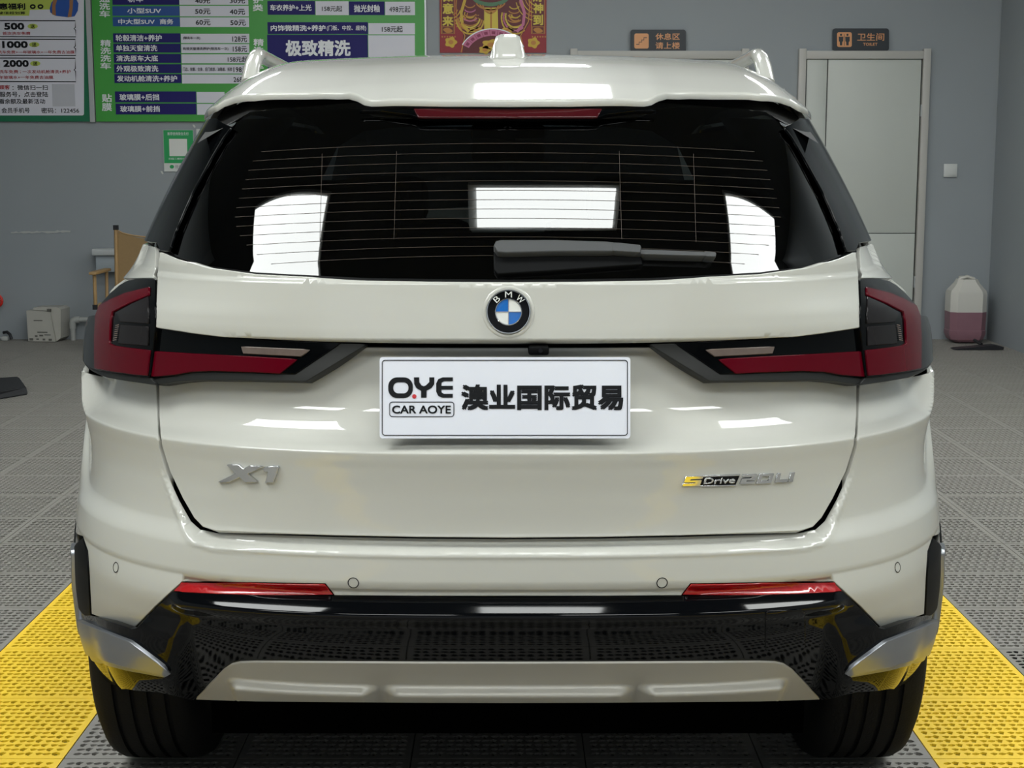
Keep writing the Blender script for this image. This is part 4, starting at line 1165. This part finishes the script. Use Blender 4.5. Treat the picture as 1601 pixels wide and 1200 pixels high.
# red festive print
R_red = mat('print_crimson', '8e1020', .45); R_dk = mat('print_dark_red', '5d0a14', .45); R_gold = mat('print_gold', 'c8a428', .4); R_pink = mat('print_pink', 'c0688c', .45); R_or = mat('print_orange_gold', 'b87a2e', .45)
R_grn = mat('print_teal_green', '4f7a58', .45); R_yel = mat('print_yellow', 'd3bc3e', .4)
rp = wbox('festive_print', (687.5, -140, 854.3, 82.5), .004, R_red); tag(rp, 'red and gold Chinese festive print hanging on the wall above the car roof', 'wall print')
Dp = .0048
for x0, x1 in ((690,710.5), (831,851.5)):
    wquad('side_column', (x0,-140,x1,53), R_dk, rp, Dp); wring('gold_line', [(x0,-140),(x1,-140),(x1,53),(x0,53)], .006, R_or, rp, Dp + .0005)
    wpoly('gold_ornament', [((x0+x1)/2 + 7*math.cos(a)*(1 + .25*math.sin(2*a)), 47.5 + 4*math.sin(a)) for a in np.linspace(0, 2*math.pi, 20, endpoint=False)], R_or, rp, Dp + .0006)
    wring('gold_line', [(x0+1.5,42),(x1-1.5,42),(x1-1.5,52),(x0+1.5,52)], .005, R_or, rp, Dp + .0008)
for ch, r in (('如',(693,-16,708,3)), ('意',(692,5,709,22)), ('来',(691.5,25,709,41)), ('财',(833,-16,848.5,3)), ('神',(834,5,849.5,21)), ('到',(833.5,23,849,39.5))):
    wtext(ch, r, R_yel, rp, Dp + .001, .03)
def arcpx(cx, cy, rx, ry, a0, a1, n=14): return [(cx + rx*math.cos(math.radians(a)), cy + ry*math.sin(math.radians(a))) for a in np.linspace(a0, a1, n)]
# robe shapes: generic ribbons and a central sash
wpoly('robe_field', [(714,-40),(828,-40),(829,35),(815,57),(820,82),(724,82),(724,52),(713,33)], R_dk, rp, Dp)
wpoly('central_sash', [(757,12),(778,12),(779,46),(757,46)], R_yel, rp, Dp + .001); wpoly('sash_line', [(766.5,12),(769,12),(769,46),(766.5,46)], R_or, rp, Dp + .0016)
wpoly('belt', arcpx(767,-6,30,16,170,10) + arcpx(767,-10,28,14,10,170), R_grn, rp, Dp + .0016)
for k, (rx, ry) in enumerate(((34,14),(26,16),(19,19))): wstroke('gold_ribbon', arcpx(767,0,rx*.7,ry*1.1,160,20), .010, R_or, rp, Dp + .001 + .0003*k)
for sg, cx_ in ((-1, 735), (1, 806)):
    for k in range(6): wstroke('gold_ribbon', arcpx(cx_, 24 + k*.8, 6 + 3.2*k, 4 + 4.2*k, 10 if sg < 0 else 50, 200 if sg > 0 else 175), .011, (R_gold, R_or, R_dk, R_yel, R_pink if sg > 0 else R_or, R_gold)[k], rp, Dp + .0012 + .0002*k)
    wstroke('gold_ribbon', [(cx_ - sg*-2 - 6, -40), (cx_ + sg*8, 0), (cx_ + sg*14, 20), (cx_ + sg*12, 38), (cx_ + sg*2, 50)], .022, R_gold if sg < 0 else R_pink, rp, Dp + .003)
    wstroke('gold_line', [(cx_ + sg*18, -40), (cx_ + sg*22, 10), (cx_ + sg*20, 34), (cx_ + sg*8, 56), (cx_ + sg*14, 82)], .008, R_or, rp, Dp + .0026)
    for k in range(9): wpoly('gold_dot', arcpx(767 + sg*(19 + 2.6*(k % 3)), 24 + 4.5*(k // 3), 1.0, .9, 0, 330, 7), R_or, rp, Dp + .002)
for k in range(5):
    wstroke('gold_line', arcpx(838, -6, 12 + 5*k, 14 + 6*k, 100, 165), .007, (R_gold, R_or)[k % 2], rp, Dp + .0008)
    wstroke('gold_line', arcpx(704, 12, 12 + 4*k, 12 + 5*k, 15, 70), .007, (R_or, R_gold)[k % 2], rp, Dp + .0008)
    wstroke('gold_line', arcpx(735, 6 + 7*k, 8 + k, 6, 20, 160), .008, (R_or, R_pink)[k % 2], rp, Dp + .0034)
    wstroke('gold_line', arcpx(804, 8 + 7*k, 8 + k, 6, 20, 160), .008, (R_gold, R_or)[k % 2], rp, Dp + .0034)
for k in range(9):
    a0 = 207 + k * 14.6; a1 = a0 + 14.0
    wpoly('pink_note', arcpx(770, 91, 52, 45, a0, a1, 4) + arcpx(770, 91, 41.5, 35, a1, a0, 4), R_pink, rp, Dp + .0034)
    wpoly('note_mark', arcpx(770, 91, 49, 42, a0 + 3, a1 - 4, 3) + arcpx(770, 91, 44, 37.5, a1 - 4, a0 + 3, 3), mat('print_plum', '8a2f55', .5), rp, Dp + .0038)
wstroke('note_edge', arcpx(770, 91, 52.8, 45.8, 207, 338, 30), .008, G_wt, rp, Dp + .004)
for cx_, cy_, rx, ry in ((768,70,14,8),(758,78,9,6),(782,76,10,7),(705,66,9,8),(834,67,9,8),(745,47,11,4),(794,47,9,4)):
    wpoly('gold_ornament', [(cx_ + rx*math.cos(a)*(1 + .15*math.cos(5*a)), cy_ + ry*math.sin(a)*(1 + .15*math.cos(5*a))) for a in np.linspace(0, 2*math.pi, 26, endpoint=False)], R_gold, rp, Dp + .002)
    wpoly('ornament_heart', arcpx(cx_, cy_, rx*.45, ry*.45, 0, 330, 10), R_or, rp, Dp + .0028)
for x in range(690, 712, 4): wpoly('gold_dot', arcpx(x + 1.5, 57.5, 1.3, 1.5, 0, 300, 6), R_or, rp, Dp + .001); wpoly('gold_dot', arcpx(x + 142.5, 57.5, 1.3, 1.5, 0, 300, 6), R_or, rp, Dp + .001)

# door signs
S_nv = mat('sign_charcoal', '1d242b', .4); S_or = mat('sign_copper', 'd99a68', .4)
def sign_slab(r, label):
    V = [on_y(px, py, WY) for px, py in rrect(*r, 4)]
    o = prism('door_sign', [(p.x, p.z) for p in V], WY - .038, WY - .028, S_nv); tag(o, label, 'sign', 'door signs'); return o
s1 = sign_slab((985, 47, 1071.5, 82), 'dark sign with copper staircase icon and four Chinese words, over the door behind the car')
Ds = .039
wpoly('icon_field', rrect(991,53,1013.5,76.5,3), S_or, s1, Ds)
wstroke('stair_icon', [(994,70),(998.5,70),(998.5,66.5),(1002.5,66.5),(1002.5,63),(1006,63),(1006,59.5),(1010.5,59.5)], .006, S_nv, s1, Ds + .0008)
wtext('休息区', (1024,52.5,1062,63), S_or, s1, Ds, .012); wtext('请上楼', (1024,66.5,1062,77), S_or, s1, Ds, .012)
s2 = sign_slab((1300.5, 45, 1388, 80), 'dark sign with copper man and woman icon, over the pale toilet door')
wpoly('icon_field', rrect(1307,51,1330,74,3), S_or, s2, Ds)
for x in (1313.2, 1323.2):
    wpoly('person_icon', arcpx(x, 55, 1.8, 1.8, 0, 330, 10), S_nv, s2, Ds + .0008); wpoly('person_icon', [(x-3.6,58),(x+3.6,58),(x+3.4,65),(x+2,66),(x+1.8,71.5),(x-1.8,71.5),(x-2,66),(x-3.4,65)], S_nv, s2, Ds + .0008)
wpoly('icon_divider', [(1317.8,54),(1318.6,54),(1318.6,72),(1317.8,72)], S_nv, s2, Ds + .0008)
wtext('卫生间', (1338.5,52.5,1380.5,64.5), S_or, s2, Ds, .012); wtext('TOILET', (1347.5,67.5,1370,72), S_or, s2, Ds, .015)

# doors
M_door = mat('door_laminate', 'bcc0ba', .45, noise=.04, nscale=3); M_dfr = mat('door_frame_paint', 'b4b2ad', .45); M_gap = mat('door_groove', '2c2e2d', .7)
def door(name, xl, xr, jw, grooves):
    x0, x1 = on_y(xl, 300, WY).x, on_y(xr, 300, WY).x; zt = on_y(xl, 80, WY).z; zj = on_y(xl, 76.5, WY).z; zh = on_y(xl, 92.5, WY).z
    d = empty(name, ((x0+x1)/2, WY, 0)); struct(d); wd = x1 - x0
    for sg in (-1, 1): box('door_jamb', (sg * (wd/2 - jw/2), -.025, zj/2), (jw, .05, zj), M_dfr, d, bev=.004)
    box('door_head', (0, -.022, (zt + zh)/2), (wd - 2*jw, .044, zt - zh), M_dfr, d, bev=.003)
    iw = wd - 2*jw - .012
    box('door_backing', (0, -.006, zh/2), (iw + .01, .008, zh), M_gap, d)
    for (a0, a1, b0, b1) in grooves:
        box('door_panel', ((a0 + a1)/2*iw - iw/2, -.016, (b0 + b1)/2*zh), ((a1 - a0)*iw - .008, .014, (b1 - b0)*zh - .006), M_door, d, bev=.002)
    return d, wd, iw, zh
d1, wd, iw, zh = door('door_1', 1242, 1445, .055, ((0, .185, .003, 1), (.185, 1, .003, .385), (.185, 1, .385, 1)))
for z in (1.75, .45): box('hinge', (wd/2 - .055, -.033, z), (.014, .02, .09), G_al, d1)
door('door_2', 890, 1165, .055, ((0, .5, .003, 1), (.5, 1, .003, 1)))
yt = wpoly('yellow_tag', [(1446,128),(1449,131),(1450,145),(1448,160),(1445.5,160)], mat('tag_yellow', 'c9b94a', .6), None, .012); tag(yt, 'narrow yellow tag on the wall beside the toilet door frame', 'tag')
# light switch
sw = wbox('light_switch', (1475, 256, 1496, 276.5), .012, mat('switch_plastic', 'c9ccca', .35), bev=.003); tag(sw, 'white square light switch on the wall right of the toilet door', 'light switch')
wbox('rocker', (1477.3, 258.5, 1493.7, 274), .005, mat('switch_plastic', 'c9ccca', .35), sw, .012, .0015)
# scraped paint
ms = mat('bare_plaster', 'b2b4b2', .8); sc_ = None
random.seed(3)
pts_t, pts_b = [], []
for k in range(24):
    x = 17 + k * 4.05
    hgt = (1.6 if k < 11 else (1.0 if k < 14 else 2.0)) * random.uniform(.3, 1.1)
    yc = 363.5 - .08 * k + random.uniform(-.7, .7)
    pts_t.append((x, yc - hgt)); pts_b.append((x, yc + hgt))
sc_ = wpoly('paint_scrape', pts_t + pts_b[::-1], ms, None, .0012); tag(sc_, 'thin pale horizontal scrape in the grey paint left of the car', 'paint scrape')

# ================================================================== THINGS ON THE FLOOR
# folding chair with wooden frame and khaki canvas
M_wood = mat('pale_wood', 'a5865a', .5, noise=.15, nscale=14); M_canvas = mat('khaki_canvas', '8d7450', .85, noise=.08, nscale=60, bump=.3, bscale=500); M_joint = mat('black_joint', '14151a', .5)
cp = on_y(174, 440, 11.25); CHX = cp.x
ch = empty('folding_chair', (CHX, 11.25, 0)); tag(ch, 'low folding chair with pale wooden frame and khaki canvas back against the wall', 'chair')
cw = .56
for x in (.012, cw):
    tube('back_post', [(x, .10, .36), (x, .14, .88)], .014, M_wood, ch); box('post_cap', (x, .142, .885), (.034, .034, .035), M_joint, ch)
    sx = -.075 if x < .1 else .075
    box('arm_rest', (x + sx, -.06, .575), (.055, .42, .022), M_wood, ch, bev=.006)
    tube('front_post', [(x + sx, -.22, .34), (x + sx, -.22, .565)], .013, M_wood, ch); tube('rear_post', [(x + sx, .10, .34), (x + sx, .12, .565)], .012, M_wood, ch)
    box('joint', (x + sx, -.22, .33), (.036, .036, .035), M_joint, ch); box('joint', (x, .10, .37), (.036, .036, .035), M_joint, ch)
    tube('side_rail', [(x + sx*.5, -.24, .35), (x + sx*.5, .22, .33)], .014, M_wood, ch)
for y in (-.22, .16):
    tube('leg', [(-.06, y, .34), (cw + .06, y + .02, .015)], .013, M_wood, ch); tube('leg', [(cw + .06, y, .34), (-.06, y - .02 + .04, .015)], .013, M_wood, ch)
def canvas(name, fn, m):
    nu, nv = 13, 9; V = []
    for s in (0, .006):
        for j in range(nv):
            for i in range(nu): p = fn(i/(nu-1), j/(nv-1)); V.append((p[0], p[1] + s, p[2] + (s if name == 'seat_canvas' else 0)))
    Fc = []; o = nu*nv
    for j in range(nv-1):
        for i in range(nu-1):
            a = j*nu+i; Fc += [(a, a+1, a+nu+1, a+nu), (o+a, o+a+nu, o+a+nu+1, o+a+1)]
    return pyobj(name, V, Fc, m, ch, True)
canvas('back_canvas', lambda u, v: (.012 + (cw-.012)*u, .105 + .035*v - .03*0 + .05*math.sin(math.pi*u)*.8, .44 + .36*v + (.055*(1 - math.sin(math.pi*min(1, u*1.15)))**1.0 if v == 1 else 0)), M_canvas)
canvas('seat_canvas', lambda u, v: (-.03 + (cw+.06)*u, -.24 + .44*v, .352 - .05*math.sin(math.pi*u) - .03*v), M_canvas)
tube('top_strap', [(.012 + (cw-.012)*s, .15 + .04*math.sin(math.pi*s), .868 - .058*math.sin(math.pi*s)**.6) for s in np.linspace(0, 1, 14)], .007, M_wood, ch, seg=6)

# pale dispenser on the wall behind the chair
M_pale = mat('pale_plastic', 'a9b3ba', .45)
dsp = wbox('wall_dispenser', (154.5, 398, 190, 424), .10, M_pale, bev=.012); tag(dsp, 'pale grey plastic dispenser on the wall behind the folding chair', 'dispenser')
wbox('dispenser_lid', (150, 387.5, 194, 398), .13, mat('pale_plastic_lid', 'c0c4c5', .45), dsp, 0, .01)

# off-white plastic box
M_off = mat('off_white_plastic', 'b4b2aa', .5, noise=.06, nscale=12); M_mark = mat('grey_print', '5c5b56', .6)
bp = on_floor(83, 530); bx_ = empty('plastic_box', (bp.x, bp.y - .06, 0), math.radians(-6)); tag(bx_, 'off-white plastic box with sloped side standing on the floor by the left wall section', 'box')
prism('box_front', [(-.125,.004),(.09,.004),(.055,.235),(-.13,.24)], -.13, .10, M_off, bx_)
prism('box_side', [(.092,.004),(.125,.03),(.135,.25),(.11,.265),(-.08,.262),(-.085,.243),(.057,.237)], -.11, .11, M_off, bx_)
box('latch', (.05,-.128,.245), (.03,.02,.02), M_mark, bx_, bev=.004)
for x, z, w_, h_ in ((-.04,.165,.07,.006),(-.06,.045,.02,.012),(-.02,.05,.03,.012),(.03,.055,.05,.008),(-.10,.02,.03,.018),(-.05,.022,.02,.01),(.0,.02,.02,.014),(.05,.018,.025,.016),(-.01,.075,.08,.008)):
    box('printed_mark', (x,-.1305,z), (w_,.002,h_), M_mark, bx_)

# drain pipe with elbow
pp_ = on_floor(128, 526); dp = empty('drain_pipe', (pp_.x, WALL_Y - .06, 0)); tag(dp, 'white plastic drain pipe with elbow coming out of the floor behind the car lamp', 'pipe')
M_pvc = mat('pvc_white', 'aeb0ad', .4)
tube('pipe', [(0,0,0),(0,0,.10)], .020, M_pvc, dp, 16); tube('elbow', [(0,0,.09),(0,0,.135),(.006,0,.15),(.02,0,.158),(.055,0,.16)], .026, M_pvc, dp, 16)
tube('pipe', [(.05,0,.16),(.42,0,.16)], .020, M_pvc, dp, 16)
# small black hose end with white cap
hp = on_floor(26, 526); hz = empty('hose_end', (hp.x, WALL_Y - .07, 0)); tag(hz, 'short black hose end and white cap lying at the foot of the wall, far left', 'hose')
tube('hose', [(-.02,0,.06),(.01,-.01,.066),(.035,-.02,.05),(.05,-.03,.014)], .012, M_joint, hz, 10); box('cap', (.0,-.03,.018), (.05,.04,.034), M_pvc, hz, bev=.008)
tube('wire', [(-.03,0,.012),(-.05,-.01,.03),(-.07,-.03,.012)], .004, M_pvc, hz, 6)
# red valve wheel at the left picture edge
vp = on_y(-6, 470, WALL_Y - .08); va = empty('valve', (vp.x, vp.y, vp.z)); tag(va, 'red round valve handwheel on the wall at the left edge', 'valve')
M_redp = mat('red_paint', 'c92a20', .4)
tube('handwheel', [(.045*math.cos(a), 0, .045*math.sin(a)) for a in np.linspace(0, 2*math.pi, 25)], .011, M_redp, va, 8)
for a in (0, 60, 120): tube('spoke', [(-.045*math.cos(math.radians(a)), 0, -.045*math.sin(math.radians(a))), (.045*math.cos(math.radians(a)), 0, .045*math.sin(math.radians(a)))], .006, M_redp, va, 6)
tube('stem', [(0,0,0),(0,.078,0)], .012, M_pvc, va, 10)
# black rubber ramp on the floor at the left
a, b, c, d = on_floor(-70, 605), on_floor(35, 599), on_floor(44, 617), on_floor(-60, 634)
bm = bmesh.new(); lo = [bm.verts.new((p.x, p.y, 0.001)) for p in (d, c, b, a)]
hi = [bm.verts.new((p.x + (-.02 if i in (1, 2) else .02), p.y + (.03 if i < 2 else -.01), .045)) for i, p in enumerate((d, c, b, a))]
bm.faces.new(lo[::-1]); bm.faces.new(hi)
for i in range(4): bm.faces.new((lo[i], lo[(i+1) % 4], hi[(i+1) % 4], hi[i]))
bmesh.ops.recalc_face_normals(bm, faces=bm.faces)
bmesh.ops.bevel(bm, geom=list(bm.edges), offset=.006, segments=2, affect='EDGES')
rm_ = bmobj('rubber_ramp', bm, mat('black_rubber', '16171b', .6, bump=.2)); tag(rm_, 'black rubber ramp block lying on the grey floor grid at far left', 'ramp')

# jug of pink liquid
jp = on_floor(1515, 538); jg = empty('liquid_jug', (jp.x, jp.y + .125, 0)); tag(jg, 'translucent white jug half full of pink liquid in the right corner', 'jug')
M_jw = mat('jug_white', 'c6c4bd', .4); M_jp = mat('jug_pink_liquid', '84606a', .4, noise=.08, nscale=9)
def octo(w_, d_, c_): return [(-w_+c_,-d_),(w_-c_,-d_),(w_,-d_+c_),(w_,d_-c_),(w_-c_,d_),(-w_+c_,d_),(-w_,d_-c_),(-w_,-d_+c_)]
def loft(name, secs, m, parent):
    bm = bmesh.new(); R = [[bm.verts.new((x, y, z)) for x, y in octo(w_, d_, c_)] for z, w_, d_, c_ in secs]
    for A, B in zip(R, R[1:]):
        for i in range(8): bm.faces.new((A[i], A[(i+1) % 8], B[(i+1) % 8], B[i]))
    bm.faces.new(R[0][::-1]); bm.faces.new(R[-1])
    return sharpen(bmobj(name, bm, m, parent), 25)
loft('jug_lower', [(.012,.095,.085,.03),(.03,.122,.105,.04),(.07,.138,.118,.045),(.10,.138,.118,.045),(.102,.135,.115,.045),(.24,.138,.118,.045)], M_jp, jg)
loft('jug_upper', [(.24,.138,.118,.045),(.375,.138,.118,.045),(.40,.132,.112,.045),(.455,.085,.08,.03),(.485,.07,.07,.03)], M_jw, jg)
tube('jug_handle', [(-.085,-.03,.43),(-.06,-.03,.49),(-.01,-.03,.505),(.05,-.02,.487)], .013, M_jw, jg, 10)
bm = bmesh.new(); lathe_bm(bm, [(.0001,.505),(.03,.505),(.033,.50),(.033,.47)], 20, 'Z', (-.02,.03,0)); bmobj('jug_cap', bm, M_jw, jg)
# black rubber flap in front of the jug
sp = on_floor(1527, 546); sq = empty('floor_wiper', (sp.x, sp.y, 0)); tag(sq, 'flat black rubber floor wiper lying in front of the pink jug', 'floor wiper')
prism_pts = [(-.18,.004),(.02,.002),(.18,.004),(.185,.022),(.12,.036),(.02,.026),(-.16,.010)]
prism('wiper_pad', prism_pts, -.05, .06, M_joint, sq)
tube('wiper_ferrule', [(.05,.05,.03),(.03,.16,.05)], .012, M_joint, sq, 8)
